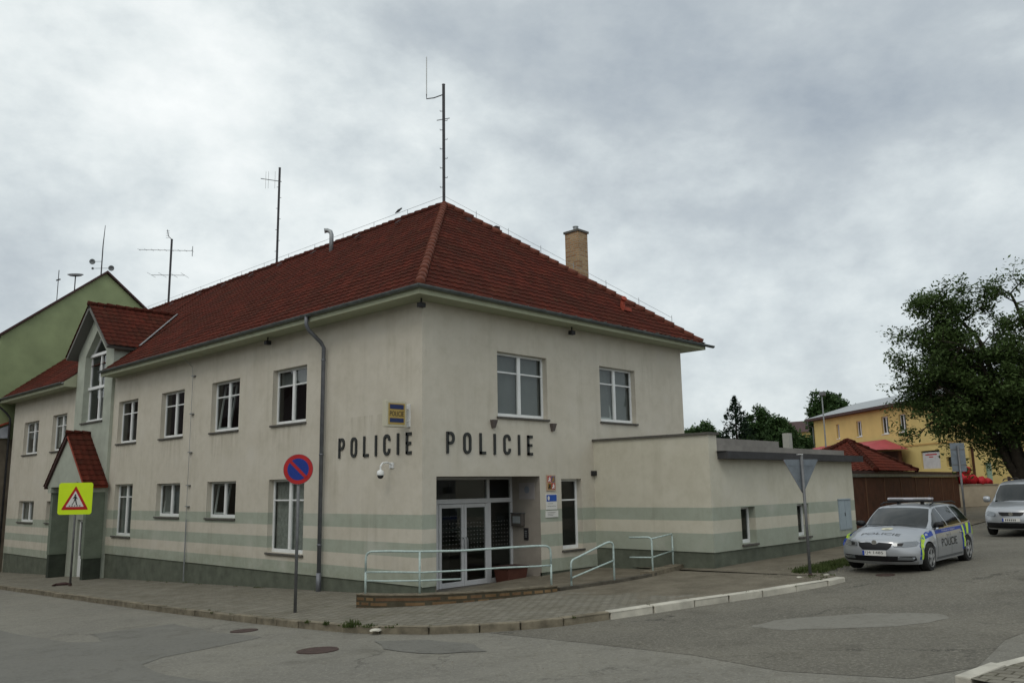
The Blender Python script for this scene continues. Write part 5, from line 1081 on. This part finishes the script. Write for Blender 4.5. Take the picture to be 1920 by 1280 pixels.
ypart(MB().quad((1.9,.2,3.4),(2.75,.2,3.4),(2.75,.2,4.15),(1.9,.2,4.15)), 'dark_opening', mBLACK, yh); ypart(MB().box(-.75,-.15,.18,.24,2.6,4.8), 'side_door', mBROWN, yh); ypart(MB().box(-2.6,-1.7,.18,.24,2.2,3.6), 'display_window', mat('pale_green_glass', (.25,.36,.28), .3), yh)
bn = ypart(MB().box(3.6,6.1,.10,.14,3.3,4.62), 'banner', mat('banner_white', (.52,.50,.50), .7, noise=.15, nscale=3), yh); ypart(MB().quad((3.55,.245,3.3),(6.15,.245,3.3),(6.15,.245,4.75),(3.55,.245,4.75)), 'dark_opening', mBLACK, yh)
b = MB()
for z, h_ in ((4.38,.10),(4.2,.08)): b.box(4.1 if z > 4.3 else 4.6, 5.7 if z > 4.3 else 5.2, .095, .099, z, z+h_)
ypart(b, 'red_heading', mSIGNRED, bn)
b = MB(); b.add([(-30.5,-.7,8.95),(26.1,-.7,8.95),(26.1,5,10.6),(-30.5,5,10.6),(-30.5,10.7,8.95),(26.1,10.7,8.95)], [(0,1,2,3),(3,2,5,4)]); rf_ = ypart(b, 'roof', mLIGHTROOF, yh)
b = MB(); b.box(-30.5,26.1,-.72,-.60,8.72,8.96); b.box(-30.5,26.1,-.6,-.002,8.72,8.80); b.add([(26.1,-.7,8.72),(26.1,5,10.36),(26.1,10.7,8.72),(26.1,-.7,8.96),(26.1,5,10.6),(26.1,10.7,8.96)], [(0,1,4,3),(1,2,5,4)]); b.quad((25.5,0,8.9),(25.5,10,8.9),(25.5,5,10.4)); ypart(b, 'eaves_board', mDKBROWN, yh)
ypart(MB().box(7.2,7.9,2.5,3.2,9.5,11.2), 'chimney', mDKBROWN, rf_); ypart(MB().tube([(25.5,-.65,8.8),(25.6,-.6,8.3),(25.55,-.1,8.1),(25.55,-.1,2)], .07, 8), 'downpipe', mMETAL, yh)
an = empty('thin_aerial', (64.3,11.0,10.3), 'very thin aerial rod above the yellow house roof', 'aerial'); part(MB().tube([(64.3,11.0,9.5),(64.3,11.0,12.3)], .03, 6), 'rod', mGALV, an)
# red sheet roofed shed in front of the yellow house
ps = empty('red_shed', (56,9,2), 'open shed with a bright red sheet roof in front of the yellow house', 'shed')
def yb(b, *a): 
    return b.box(*a)
b = MB(); b.add([(7.4,-5.6,4.95),(23.5,-5.6,4.95),(23.5,-.3,6.0),(11.0,-.3,6.0),(7.4,-.3,5.0),(7.4,-5.6,4.83),(23.5,-5.6,4.83),(23.5,-.3,5.88),(11,-.3,5.88),(7.4,-.3,4.88)], [(0,1,2,3),(0,3,4),(5,6,8,7)[::-1],(0,1,6,5),(1,2,7,6)]); b.v = [yp(*p) for p in b.v]; part(b, 'roof', mPINK, ps)
b = MB(); b.box(8.0,23,-.9,-.6,1,4.9); b.v = [yp(*p) for p in b.v]; part(b, 'back_wall', mBROWN, ps)
for u in (7.7,12,17,22.8): b = MB(); b.box(u,u+.18,-5.4,-5.2,1,4.85); b.v = [yp(*p) for p in b.v]; part(b, 'post', mDKBROWN, ps)
yf = empty('distant_yellow_house', (95,30,3), 'tiny piece of a far yellow house beyond the spruce trees', 'house'); q0 = Vector((92,31,0))
part(MB().box(90,98,31.2,36,0,8.8), 'wall', mYELLOW, yf); b = MB(); b.prism([(89.5,31,8.7),(98.5,31,8.7),(94,31,10.4)], (0,5.5,0)); part(b, 'roof', mDKBROWN, yf)
lp = empty('street_lamp', (45.6,9.9,1), 'slim street lamp in front of the left end of the yellow house', 'street lamp'); part(MB().tube([(45.6,9.9,0),(45.6,9.9,8.5)], [.07,.045], 8), 'pole', mGALV, lp); part(MB().box(45.35,45.75,9.65,10.0,8.45,8.75), 'lamp_head', mPOST, lp, bevel=.04)
# low wall, red sacks, dark fence
lw = empty('garden_wall', (45,0,.8), 'low beige wall under a heap of red sacks beyond the road sign', 'low wall'); wd_ = (Vector((45.45,-.55,0))-Vector((44.14,.81,0))).normalized(); wo_ = Vector((44.14,.81,0))
def wp(s, d, z): q = wo_ + wd_*s + Vector((-wd_.y, wd_.x, 0))*d; return (q.x, q.y, z)
b = MB(); b.box(-1.5,2.2,0,.3,-.5,2.02); b.v = [wp(*p) for p in b.v]; part(b, 'wall', mBEIGE, lw); b = MB(); b.box(-1.55,2.25,-.04,.34,2.022,2.10); b.v = [wp(*p) for p in b.v]; part(b, 'coping', mat('wall_coping', (.26,.23,.18), .9), lw)
sk = [(.15,.2,2.45,.40),(.75,.3,2.40,.36),(1.3,.25,2.32,.30),(.35,.35,2.95,.36),(.15,.4,3.2,.26),(1.75,.25,2.27,.24)]
slab = ['large red sack at the left end of the beige wall','red sack second from left on the beige wall','red sack in the middle of the row on the beige wall','red sack lying on top of two others on the beige wall','topmost small red sack of the heap','smallest red sack at the right end of the beige wall']
rr = random.Random(2)
for (s, d, z, r), lb_ in zip(sk, slab):
    bm = bmesh.new(); bmesh.ops.create_icosphere(bm, subdivisions=3, radius=r)
    for v_ in bm.verts: v_.co.x *= 1.15; v_.co.z *= .92; v_.co += v_.normal*r*(.16*math.sin(v_.co.x*13+v_.co.z*11+s*5)*math.cos(v_.co.y*12+s) + .08*math.sin(v_.co.x*31+v_.co.y*27)); v_.co.z = max(v_.co.z, -r*.75)
    me = bpy.data.meshes.new('red_sack'); bm.to_mesh(me); bm.free(); me.materials.append(mRED)
    for p_ in me.polygons: p_.use_smooth = True
    o = bpy.data.objects.new('red_sack', me); COL.objects.link(o); o.location = wp(s, d, z - .05); tag(o, lb_, 'sack', 'red sacks heaped on the beige wall')
fe = empty('board_fence', (36,-6,1), 'dark brown board fence behind the tree and the second car', 'fence'); fo, fd = Vector((37.6,-3.4,0)), (Vector((.62,-.78,0))).normalized()
def fp(s, d, z): q = fo + fd*s + Vector((-fd.y, fd.x, 0))*d; return (q.x, q.y, z)
b = MB()
for k in range(60): b.box(k*.2,k*.2+.185,0,.03,.2,2.25+.03*math.sin(k*3.3))
b.v = [fp(*p) for p in b.v]; part(b, 'boards', mDKBROWN, fe)
for k in range(6): b = MB(); b.box(k*2.4-.06,k*2.4+.06,.035,.15,0,2.5); b.v = [fp(*p) for p in b.v]; part(b, 'post', mDKBROWN, fe)
b = MB(); b.box(0,12,.032,.08,2.34,2.44); b.v = [fp(*p) for p in b.v]; part(b, 'rail', mDKBROWN, fe)
# houses across the street, behind the camera: they stand in the window reflections
def oppo(x0, x1, y0, y1, h, rh_, m, label):
    e = empty('opposite_house', ((x0+x1)/2,(y0+y1)/2,0), label, 'house'); part(MB().box(x0,x1,y0,y1,-2,h), 'wall', m, e); ax_ = (x1-x0) > (y1-y0)
    b = MB(); 
    if ax_: b.prism([(x0-.4,y0-.4,h),(x0-.4,y1+.4,h),(x0-.4,(y0+y1)/2,h+rh_)], (x1-x0+.8,0,0))
    else: b.prism([(x0-.4,y0-.4,h),(x1+.4,y0-.4,h),((x0+x1)/2,y0-.4,h+rh_)], (0,y1-y0+.8,0))
    part(b, 'roof', mDKBROWN, e)
    for k in range(5):
        if ax_: a = x0+1.2+k*(x1-x0-3)/4; part(MB().box(a,a+1.1,y1-.02,y1+.01,1,2.5), 'window', mCARGLASS, e)
        else: a = y0+1.2+k*(y1-y0-3)/4; part(MB().box(x1-.02,x1+.01,a,a+1.1,1,2.5), 'window', mCARGLASS, e)
mat('opposite_grey', (.30, .30, .29), .9)
oppo(-28,-17,1,19,6.2,4.5,MATS['opposite_grey'],'beige house across the street from the side porch'); oppo(-28,-17,21,40,6.5,4.5,mat('grey_house', (.25,.24,.22), .9),'grey house across the street near the green house')
oppo(-27,-16,43,62,7.0,5,mBEIGE,'beige house far down the street on the other side'); oppo(-26,-15,66,90,7.5,5,MATS['grey_house'],'grey house farthest down the street on the other side')
oppo(-2,16,-50,-40,5.2,3.5,MATS['grey_house'],'grey house across the side street from the entrance'); oppo(20,38,-48,-38,5.2,3.5,MATS['grey_house'],'beige house across the side street from the patrol car'); oppo(-36,-25,-30,-8,6.0,4.0,MATS['opposite_grey'],'beige corner house diagonally across the junction')
# ------------------------------------------------------------------ cars
def interp(tab, x):
    if x <= tab[0][0]: return tab[0][1]
    for (a, va), (c, vc) in zip(tab[:-1], tab[1:]):
        if x <= c: t = (x-a)/(c-a); return va + (vc-va)*t
    return tab[-1][1]
class Car:
    """body as a top sheet (nose, bonnet, windscreen, roof, tail) and two side sheets; x runs front to rear, y across, z up"""
    def __init__(s, prof, Lh, Wd, belt, arches, sill, ar=.345, wr=.32, wsub=4):
        s.P = prof; s.L = Lh; s.W = Wd; s.belt = belt; s.arches = arches; s.sill = sill; s.ar = ar; s.wr = wr
        n = len(prof); out = []
        for i in range(n-1):
            p0, p1, p2, p3 = prof[max(i-1,0)], prof[i], prof[i+1], prof[min(i+2,n-1)]
            for k in range(wsub):
                f = k/wsub; out.append(tuple(.5*((2*b_)+(c-a)*f+(2*a-5*b_+4*c-d)*f*f+(3*b_-a-3*c+d)*f**3) for a, b_, c, d in zip(p0, p1, p2, p3)))
        out.append(prof[-1]); s.S = out
        s.E = sorted((q[0]+q[3], q[1]-q[4], q[2]) for q in out if q[1] > .5)
        e2 = {}
        for x, z, y in s.E:
            k = round(x, 2)
            if k not in e2 or z > e2[k][0]: e2[k] = (z, y)
        s.ez = [(k, v[0]) for k, v in sorted(e2.items())]; s.ey = [(k, v[1]) for k, v in sorted(e2.items())]
        s.x0 = s.ez[0][0]; s.x1 = s.ez[-1][0]
    def top(s, st, q): x, z, w, bd, cr_ = st; a = abs(q); return (x + bd*a**2.6, w*q, z - cr_*a**2.2)
    def zbot(s, x):
        z = s.sill
        for xc in s.arches:
            d = abs(x-xc)
            if d < s.ar: z = max(z, s.wr + math.sqrt(s.ar**2-d*d))
        return z
    def yside(s, x, z):
        zE, yE = interp(s.ez, x), interp(s.ey, x); zb_ = min(s.belt(x), zE-.03); W = s.W
        tp = 1 - .10*max(0, 1-(x-s.x0)/.55)**2 - .13*max(0, 1-(s.x1-x)/.5)**2
        yb = W*.945*tp; yb = max(yb, yE) if zE > s.belt(x)+.02 else min(yb, max(yE, W*.90*tp)) 
        if z >= zb_: t = min(1, (z-zb_)/max(.001, zE-zb_)); return yb + (yE-yb)*(t**1.12)
        t = (zb_-z)/(zb_-s.sill); return (yb + (W*tp-yb)*math.sin(min(1, t*2.1)*math.pi/2)) - .035*max(0, t-.55)/.45 - .012*math.exp(-((t-.42)/.05)**2)
    def build(s, par, paint):
        b = MB(); qs = [math.sin((i/14-.5)*math.pi)*1.0 for i in range(15)]
        b.grid(lambda q, k: s.top(s.S[k], q), qs, list(range(len(s.S))))
        xs = sorted(set([s.x0 + (s.x1-s.x0)*i/90 for i in range(91)] + [xc+s.ar*math.cos(R(a))*.999 for xc in s.arches for a in range(0, 181, 9)]))
        for sg in (-1, 1):
            def f(x, t): zE = interp(s.ez, x); zb_ = s.zbot(x); z = zE + (zb_-zE)*t; return (x, sg*s.yside(x, z), z)
            b.grid(f, xs, [0,.04,.1,.18,.26,.34,.42,.5,.58,.66,.74,.82,.9,.96,1])
            def g_(x, t): zb_ = s.zbot(x); return (x, sg*(s.yside(x, zb_) - .12*t), zb_ + .0*t)
            b.grid(g_, xs, [0,1])
        o = b.build('body', paint, par, smooth=True)
        u = MB(); u.box(s.x0+.05, s.x1-.05, -s.W+.16, s.W-.16, s.sill-.02, s.sill+.10)
        for xc in s.arches:
            for sg in (-1, 1): u.box(xc-s.ar-.03, xc+s.ar+.03, sg*(s.W-.42)-.10, sg*(s.W-.42)+.10, s.sill, s.wr+s.ar+.02)
        u.build('underbody', mCARBLACK, par); return o
    def patch_side(s, sg, poly, off, st=.07):
        """polygon in (x, z) laid on the body side"""
        me = bpy.data.meshes.new('p'); bm = bmesh.new(); bm.faces.new([bm.verts.new((p[0], 0, p[1])) for p in poly])
        s._cut(bm, (0, 2), st)
        for v in bm.verts: x, z = v.co.x, v.co.z; v.co.y = sg*(s.yside(x, z)+off)
        return bm
    def _cut(s, bm, axs, st):
        for ax_ in axs:
            lo = min(v.co[ax_] for v in bm.verts); hi = max(v.co[ax_] for v in bm.verts); v = math.floor(lo/st)*st + st
            while v < hi:
                co = [0,0,0]; no = [0,0,0]; co[ax_] = v; no[ax_] = 1
                bmesh.ops.bisect_plane(bm, geom=bm.verts[:]+bm.edges[:]+bm.faces[:], plane_co=co, plane_no=no); v += st
        bmesh.ops.triangulate(bm, faces=bm.faces[:])
    def topz(s, xx, y):      # height of the bonnet/roof/screen above (x, y)
        best = None; prev = None
        for k, st in enumerate(s.S):
            q = max(-1, min(1, y/st[2])); p = s.top(st, q)
            if prev and st[1] > .6 and (prev[0] <= xx <= p[0]): t = (xx-prev[0])/max(1e-6, p[0]-prev[0]); z = prev[2]+(p[2]-prev[2])*t; best = z if best is None else max(best, z)
            prev = p
        return best if best is not None else s.S[len(s.S)//2][1]
    def frontx(s, y, z):     # nose surface at (y, z)
        prev = None
        for st in s.S[:40]:
            q = max(-1, min(1, y/st[2])); p = s.top(st, q)
            if prev and prev[2] <= z <= p[2]: t = (z-prev[2])/max(1e-6, p[2]-prev[2]); return prev[0]+(p[0]-prev[0])*t
            prev = p
        return prev[0]
def fin(bm, name, m, par, smooth=True):
    bmesh.ops.recalc_face_normals(bm, faces=bm.faces[:]); me = bpy.data.meshes.new(name); bm.to_mesh(me); bm.free(); me.materials.append(m)
    if smooth:
        for p in me.polygons: p.use_smooth = True
    o = bpy.data.objects.new(name, me); COL.objects.link(o); o.parent = par; return o
def patch_front(c, poly, off, st=.06):
    bm = bmesh.new(); bm.faces.new([bm.verts.new((0, p[0], p[1])) for p in poly]); c._cut(bm, (1, 2), st)
    for v in bm.verts: v.co.x = c.frontx(v.co.y, v.co.z) - off
    return bm
def patch_top(c, poly, off, st=.08):
    bm = bmesh.new(); bm.faces.new([bm.verts.new((p[0], p[1], 0)) for p in poly]); c._cut(bm, (0, 1), st)
    for v in bm.verts: v.co.z = c.topz(v.co.x, v.co.y) + off
    return bm
def text_on(c, body, h, w, fn, name, m, par):
    vs, fs, _ = text_mesh(body, h, w); b = MB(); b.add([fn(x, y) for x, y in vs], fs); return b.build(name, m, par)
def wheel(par, x, y, r, w, sg, spokes=5, steel=False):
    e = MB(); pr = [(r*.62,-w/2),(r*.90,-w/2),(r*.97,-w*.42),(r,-w*.25),(r,w*.25),(r*.97,w*.42),(r*.90,w/2),(r*.62,w/2)]
    e.lathe(pr, (x,y,r), 'Y', 32); t = e.build('tyre', mTYRE, par, smooth=False)
    b = MB(); yo = y + sg*w*.50
    ring = [(r*.655,-.02),(r*.66,.012),(r*.60,.012),(r*.58,-.03)]
    b.lathe([(a, h*sg) for a, h in ring], (x,yo,r), 'Y', 32)
    for k in range(spokes):
        a = 2*math.pi*k/spokes+.3; d = Vector((math.cos(a),0,math.sin(a))); pz = Vector((-math.sin(a),0,math.cos(a))); c0 = Vector((x,yo,r)); w0, w1 = .045, .032
        q = [c0+d*.03+pz*w0, c0+d*.03-pz*w0, c0+d*r*.62-pz*w1, c0+d*r*.62+pz*w1]; b.prism([p+Vector((0,sg*.012,0)) for p in q], (0,-sg*.03,0))
    b.lathe([(.06,sg*-.01),(.055,sg*.02),(.01,sg*.022)], (x,yo,r), 'Y', 16); b.build('rim', mRIM, t)
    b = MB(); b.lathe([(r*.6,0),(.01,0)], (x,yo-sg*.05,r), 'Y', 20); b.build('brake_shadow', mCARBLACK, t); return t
# --- patrol car (estate)
PRO = [(.10,.20,.78,.30,0),(.03,.28,.83,.33,0),(.0,.42,.855,.37,0),(.01,.56,.86,.40,0),(.04,.66,.85,.44,.01),(.10,.735,.83,.47,.025),(.24,.79,.80,.42,.04),(.55,.86,.79,.26,.05),(.9,.925,.78,.14,.06),(1.14,.962,.77,.10,.05),
       (1.22,.985,.745,.26,.03),(1.6,1.20,.68,.16,.03),(1.98,1.37,.61,.07,.03),(2.3,1.43,.58,.02,.045),(3.0,1.458,.57,0,.05),(3.7,1.44,.56,0,.05),(4.2,1.385,.54,-.03,.045),(4.42,1.20,.60,-.08,.03),(4.58,.96,.68,-.14,.01),(4.64,.88,.73,-.2,0),(4.66,.62,.76,-.24,0),(4.62,.30,.75,-.26,0)]
pc_ = Car(PRO, 4.66, .905, lambda x: .90+.035*smooth((x-1)/3), (.92,3.64), .20, .355, .315)
CARX, CARY = 6.38, -8.08
def place_car(e, x, y, wb=(.92,3.64)):
    za, zc_ = rz_(x+wb[0], y), rz_(x+wb[1], y); z0 = za - (zc_-za)/(wb[1]-wb[0])*wb[0]; e.location = (x, y, z0 + .004); e.rotation_euler = (0, -math.atan2(zc_-za, wb[1]-wb[0]), 0)
car = empty('patrol_car', (0,0,0), 'silver estate patrol car with blue and lime stripes, light bar and POLICIE lettering', 'car')
place_car(car, CARX, CARY)
pc_.build(car, mSILVER)
ws = patch_top(pc_, [(1.30,-.70),(1.225,-.45),(1.20,0),(1.225,.45),(1.30,.70),(1.62,.68),(2.02,.585),(1.975,.3),(1.965,0),(1.975,-.3),(2.02,-.585),(1.62,-.68)], .006); fin(ws, 'windscreen', mCARGLASS, car)
rg = patch_top(pc_, [(4.26,-.50),(4.26,.50),(4.44,.58),(4.50,.60),(4.52,0),(4.50,-.60),(4.44,-.58)], .006); fin(rg, 'rear_window', mCARGLASS, car)
bz = pc_.belt
for sg in (-1, 1):
    for poly in ([(1.48,bz(1.5)+.03),(2.36,bz(2.3)+.03),(2.33,1.355),(2.12,1.325),(1.90,1.235)], [(2.44,bz(2.4)+.03),(3.36,bz(3.3)+.03),(3.28,1.365),(2.41,1.362)], [(3.46,bz(3.4)+.03),(4.16,bz(4.2)+.05),(4.02,1.27),(3.86,1.335),(3.40,1.36)]):
        fin(pc_.patch_side(sg, poly, .006), 'side_window', mCARGLASS, car)
    fin(pc_.patch_side(sg, [(1.42,bz(1.4)+.0),(4.26,bz(4.3)+.015),(4.26,bz(4.3)+.03),(1.42,bz(1.4)+.018)], .007), 'window_trim', mCHROME, car)
    for a in (1.42, 2.40, 3.38):      # door shut lines
        fin(pc_.patch_side(sg, [(a,.30),(a+.010,.30),(a+.010,bz(a)-.01),(a,bz(a)-.01)], .003), 'door_gap', mCARBLACK, car)
    fin(pc_.patch_side(sg, [(1.35,.235),(3.22,.235),(3.22,.29),(1.35,.29)], .004), 'sill_trim', mat('sill_grey', (.10,.105,.11), .6) if sg < 0 else MATS['sill_grey'], car)
    fin(pc_.patch_side(sg, [(1.42,.80),(3.32,.83),(3.32,.90),(1.42,.885)], .004), 'blue_stripe', mBLUE, car)
    fin(pc_.patch_side(sg, [(.62,.70),(1.40,.795),(1.40,.88),(1.0,.865),(.62,.78)], .0035), 'blue_stripe', mBLUE, car)
    # lime and blue chevrons on the front wing and the rear quarter
    for poly, m_ in (([(.40,.30),(.50,.30),(.52,.60),(.60,.72),(.48,.70),(.40,.60)], mBLUE), ([(.50,.30),(.57,.30),(.58,.46),(.66,.62),(.80,.72),(.86,.83),(.74,.82),(.60,.72),(.52,.60)], mLIME), ([(.52,.70),(.62,.71),(.72,.83),(.60,.80)], mLIME),
                     ([(3.36,.30),(3.44,.30),(3.47,.90),(3.36,.90)], mLIME), ([(3.24,.34),(3.34,.34),(3.34,.90),(3.24,.90)], mBLUE), ([(3.49,.68),(3.58,.68),(3.60,.92),(3.49,.92)], mBLUE), ([(3.60,.69),(3.74,.69),(3.92,.94),(3.72,.94)], mLIME), ([(3.76,.69),(3.92,.68),(4.14,.93),(3.94,.94)], mBLUE), ([(4.0,.64),(4.10,.62),(4.32,.90),(4.20,.92)], mLIME)):
        fin(pc_.patch_side(sg, poly, .0045), 'chevron', m_, car)
    def onside(x, y, sg=sg, x0=1.72, z0=.50):
        X = (x0 + x) if sg < 0 else (x0+1.1-x); Z = z0+y; return (X, sg*(pc_.yside(X, Z)+.005), Z)
    text_on(pc_, 'POLICIE', .18, 1.1, onside, 'lettering', mLETTER, car)
    text_on(pc_, 'POMÁHAT A CHRÁNIT', .05, .95, lambda x, y, sg=sg: (((1.85+x) if sg < 0 else (2.80-x)), sg*(pc_.yside(1.85+x, .85)+.0065), .83+y), 'lettering', mSIGNWHITE, car)
    for hx in (2.22, 3.18): b = MB(); y_ = pc_.yside(hx, .76); b.box(hx-.09, hx+.09, min(sg*y_, sg*(y_+.035)), max(sg*y_, sg*(y_+.035)), .745, .775); b.build('door_handle', mSILVER, car, bevel=.01)
    b = MB(); y_ = pc_.yside(1.55, .95); b.lathe([(.02,-.11),(.075,-.10),(.09,-.02),(.085,.06),(.03,.10)], (0,0,0), 'Y', 14); b.v = [(v_[0]*.9+1.60, v_[1]+sg*(y_+.10), v_[2]*.75+1.0) for v_ in b.v]; b.build('wing_mirror', mCARBLACK, car, smooth=True)
    fin(patch_front(pc_, [(sg*p[0], p[1]) for p in ((.40,.585),(.60,.575),(.80,.60),(.835,.66),(.78,.70),(.60,.69),(.415,.665))], .012), 'headlight', mLENS, car)
    fin(patch_front(pc_, [(sg*p[0], p[1]) for p in ((.47,.605),(.56,.60),(.58,.665),(.47,.655))], .016), 'headlight_reflector', mCARBLACK, car)
    fin(patch_front(pc_, [(sg*p[0], p[1]) for p in ((.46,.305),(.74,.30),(.78,.36),(.48,.375))], .018), 'fog_light', mLENS, car)
    b = MB(); b.tube([(2.15,sg*.575,1.43),(2.4,sg*.58,1.475),(3.9,sg*.55,1.465),(4.15,sg*.54,1.42)], .016, 8); b.build('roof_rail', mCARBLACK, car, smooth=True)
    fin(pc_.patch_side(sg, [(4.26,.66),(4.45,.66),(4.40,.86),(4.22,.90)], .006), 'tail_light', mSIGNRED, car)
    for wx in (.92, 3.64): wheel(car, wx, sg*.79, .32, .21, sg)
fin(patch_front(pc_, [(-.37,.655),(-.10,.675),(-.05,.645),(.05,.645),(.10,.675),(.37,.655),(.35,.585),(.27,.515),(-.27,.515),(-.35,.585)], .010), 'grille', mCARBLACK, car)
fin(patch_front(pc_, [(-.385,.675),(0,.69),(.385,.675),(.385,.662),(.10,.682),(-.10,.682),(-.385,.662)], .013), 'grille_trim', mCHROME, car)
b = MB(); disc(b, .055, 0, .02, 20); b.v = [(pc_.frontx(0,.675)-.03+v_[1], v_[0], v_[2]+.672) for v_ in b.v]; b.build('bonnet_badge', mCHROME, car)
fin(patch_front(pc_, [(-.78,.385),(.78,.385),(.80,.30),(.70,.265),(-.70,.265),(-.80,.30)], .009), 'lower_grille', mCARBLACK, car)
fin(patch_front(pc_, [(-.76,.262),(.76,.262),(.74,.245),(-.74,.245)], .012), 'lower_lip', mRIM, car)
b = MB(); fx = pc_.frontx(0,.44)-.02; b.box(fx-.012, fx, -.26, .26, .39, .50); pl = b.build('number_plate', mSIGNWHITE, car); b = MB(); b.box(fx-.015, fx-.0125, .215, .258, .393, .497); b.build('plate_blue', mBLUE, pl)
text_on(pc_, '1J4 1485', .075, .40, lambda x, y: (fx-.0135, .20-x, .41+y), 'lettering', mLETTER, pl)
text_on(pc_, 'POLICIE', .12, .86, lambda x, y: (lambda X, Y: (X, Y, pc_.topz(X, Y)+.006))(.38 + y*1.25, .43-x), 'lettering', mat('grey_letters', (.10,.105,.11), .5), car)
b = MB(); nn = 20; b.add([(.88+.115*math.cos(6.283*k/nn), .13*math.sin(6.283*k/nn), pc_.topz(.88+.115*math.cos(6.283*k/nn), .13*math.sin(6.283*k/nn))+.006) for k in range(nn)], [tuple(range(nn))]); b.build('bonnet_emblem', mat('emblem_cream', (.60,.58,.42), .5), car)
b = MB(); b.add([(.88+.05*math.cos(6.283*k/nn), .055*math.sin(6.283*k/nn), pc_.topz(.88,0)+.009) for k in range(nn)], [tuple(range(nn))]); b.build('emblem_centre', mat('emblem_blue', (.25,.30,.45), .5), car)
for dx, h_, m_, nm in ((0,.055,mCARBLACK,'lightbar_base'),(0,.075,mat('lightbar_lens', (.42,.42,.46), .15, 0, .6),'light_bar')):
    b = MB(); z0 = 1.50 if nm == 'light_bar' else 1.455; b.box(2.44, 2.66, -.52, .52, z0+.03, z0+.03+h_*.8); lbx = b.build(nm, m_, car, bevel=.025)
for y_ in (-.28, .28): MB().box(2.50,2.60,y_-.03,y_+.03,1.42,1.50).build('lightbar_foot', mCARBLACK, car)
b = MB(); b.box(2.428,2.4395,-.45,-.12,1.545,1.575); b.build('lightbar_lamp', mRIM, lbx); b = MB(); b.box(2.428,2.4395,.12,.45,1.545,1.575); b.build('lightbar_lamp', mRIM, lbx)
MB().tube([(3.9,0,1.46),(3.98,0,1.62)], .008, 6).build('roof_aerial', mCARBLACK, car)
b = MB()
for sg in (-1, 1): b.tube([(1.17,sg*.30-.28,.985),(1.21,sg*.3,1.005),(1.22,sg*.3+.28,1.005)], .005, 5)
b.build('wiper', mCARBLACK, car)
# --- silver van-like car at the right edge
PV = [(.12,.24,.78,.28,0),(.03,.34,.83,.33,0),(.0,.48,.85,.36,0),(.01,.62,.86,.38,0),(.04,.76,.85,.40,.01),(.10,.88,.83,.40,.02),(.22,.965,.80,.34,.03),(.5,1.05,.78,.2,.04),(.80,1.10,.76,.12,.04),(.92,1.14,.75,.22,.03),(1.3,1.42,.71,.14,.03),(1.66,1.66,.66,.08,.03),(1.95,1.755,.62,.02,.04),(2.6,1.80,.61,0,.05),(3.6,1.79,.60,0,.05),(4.15,1.74,.60,-.02,.04),(4.30,1.50,.66,-.06,.02),(4.36,1.15,.74,-.1,0),(4.38,.7,.78,-.12,0),(4.34,.32,.78,-.14,0)]
vc = Car(PV, 4.4, .90, lambda x: 1.05+.02*x/4, (.86,3.55), .24, .36, .32)
van = empty('silver_van', (0,0,0), 'silver compact people carrier parked behind the patrol car at the right edge', 'car'); place_car(van, 18.15, -8.0, (.86,3.55))
vc.build(van, mSILVER)
fin(patch_top(vc, [(1.0,-.68),(.93,-.4),(.915,0),(.93,.4),(1.0,.68),(1.34,.70),(1.70,.63),(1.66,.3),(1.65,0),(1.66,-.3),(1.70,-.63),(1.34,-.70)], .006), 'windscreen', mCARGLASS, van)
for sg in (-1, 1):
    for poly in ([(1.25,1.10),(2.2,1.12),(2.18,1.62),(1.86,1.60),(1.62,1.48)], [(2.28,1.12),(3.2,1.13),(3.18,1.64),(2.26,1.63)], [(3.3,1.14),(4.08,1.16),(4.02,1.60),(3.28,1.64)]): fin(vc.patch_side(sg, poly, .006), 'side_window', mCARGLASS, van)
    for a in (1.18, 2.24, 3.24): fin(vc.patch_side(sg, [(a,.34),(a+.01,.34),(a+.01,1.04),(a,1.04)], .003), 'door_gap', mCARBLACK, van)
    fin(patch_front(vc, [(sg*p[0], p[1]) for p in ((.44,.66),(.62,.65),(.80,.68),(.82,.78),(.74,.83),(.50,.79))], .012), 'headlight', mLENS, van)
    b = MB(); b.lathe([(.02,-.12),(.09,-.10),(.11,0),(.10,.08),(.03,.11)], (0,0,0), 'Y', 14); b.v = [(v_[0]*.8+1.32, v_[1]+sg*1.0, v_[2]+1.17) for v_ in b.v]; b.build('wing_mirror', mSILVER, van, smooth=True)
    for wx in (.86, 3.55): wheel(van, wx, sg*.79, .32, .20, sg, 7)
    b = MB(); b.tube([(2.0,sg*.60,1.77),(2.2,sg*.6,1.83),(3.8,sg*.58,1.83),(4.0,sg*.58,1.78)], .018, 8); b.build('roof_rail', mCARBLACK, van, smooth=True)
fin(patch_front(vc, [(-.38,.80),(.38,.80),(.34,.72),(.26,.68),(-.26,.68),(-.34,.72)], .010), 'grille', mCARBLACK, van)
b = MB(); disc(b, .065, 0, .02, 20); b.v = [(vc.frontx(0,.74)-.03+v_[1], v_[0], v_[2]+.74) for v_ in b.v]; b.build('bonnet_badge', mCHROME, van)
fin(patch_front(vc, [(-.80,.46),(.80,.46),(.80,.28),(-.80,.28)], .009), 'lower_grille', mCARBLACK, van)
b = MB(); fx2 = vc.frontx(0,.56)-.02; b.box(fx2-.012, fx2, -.26, .26, .50, .61); p2 = b.build('number_plate', mSIGNWHITE, van); b = MB(); b.box(fx2-.015, fx2-.0125, .215, .258, .503, .607); b.build('plate_blue', mBLUE, p2)
b = MB()
for k in range(6): b.box(fx2-.0135, fx2-.0125, .14-.055*k, .17-.055*k, .525, .585)
b.build('lettering', mLETTER, p2)
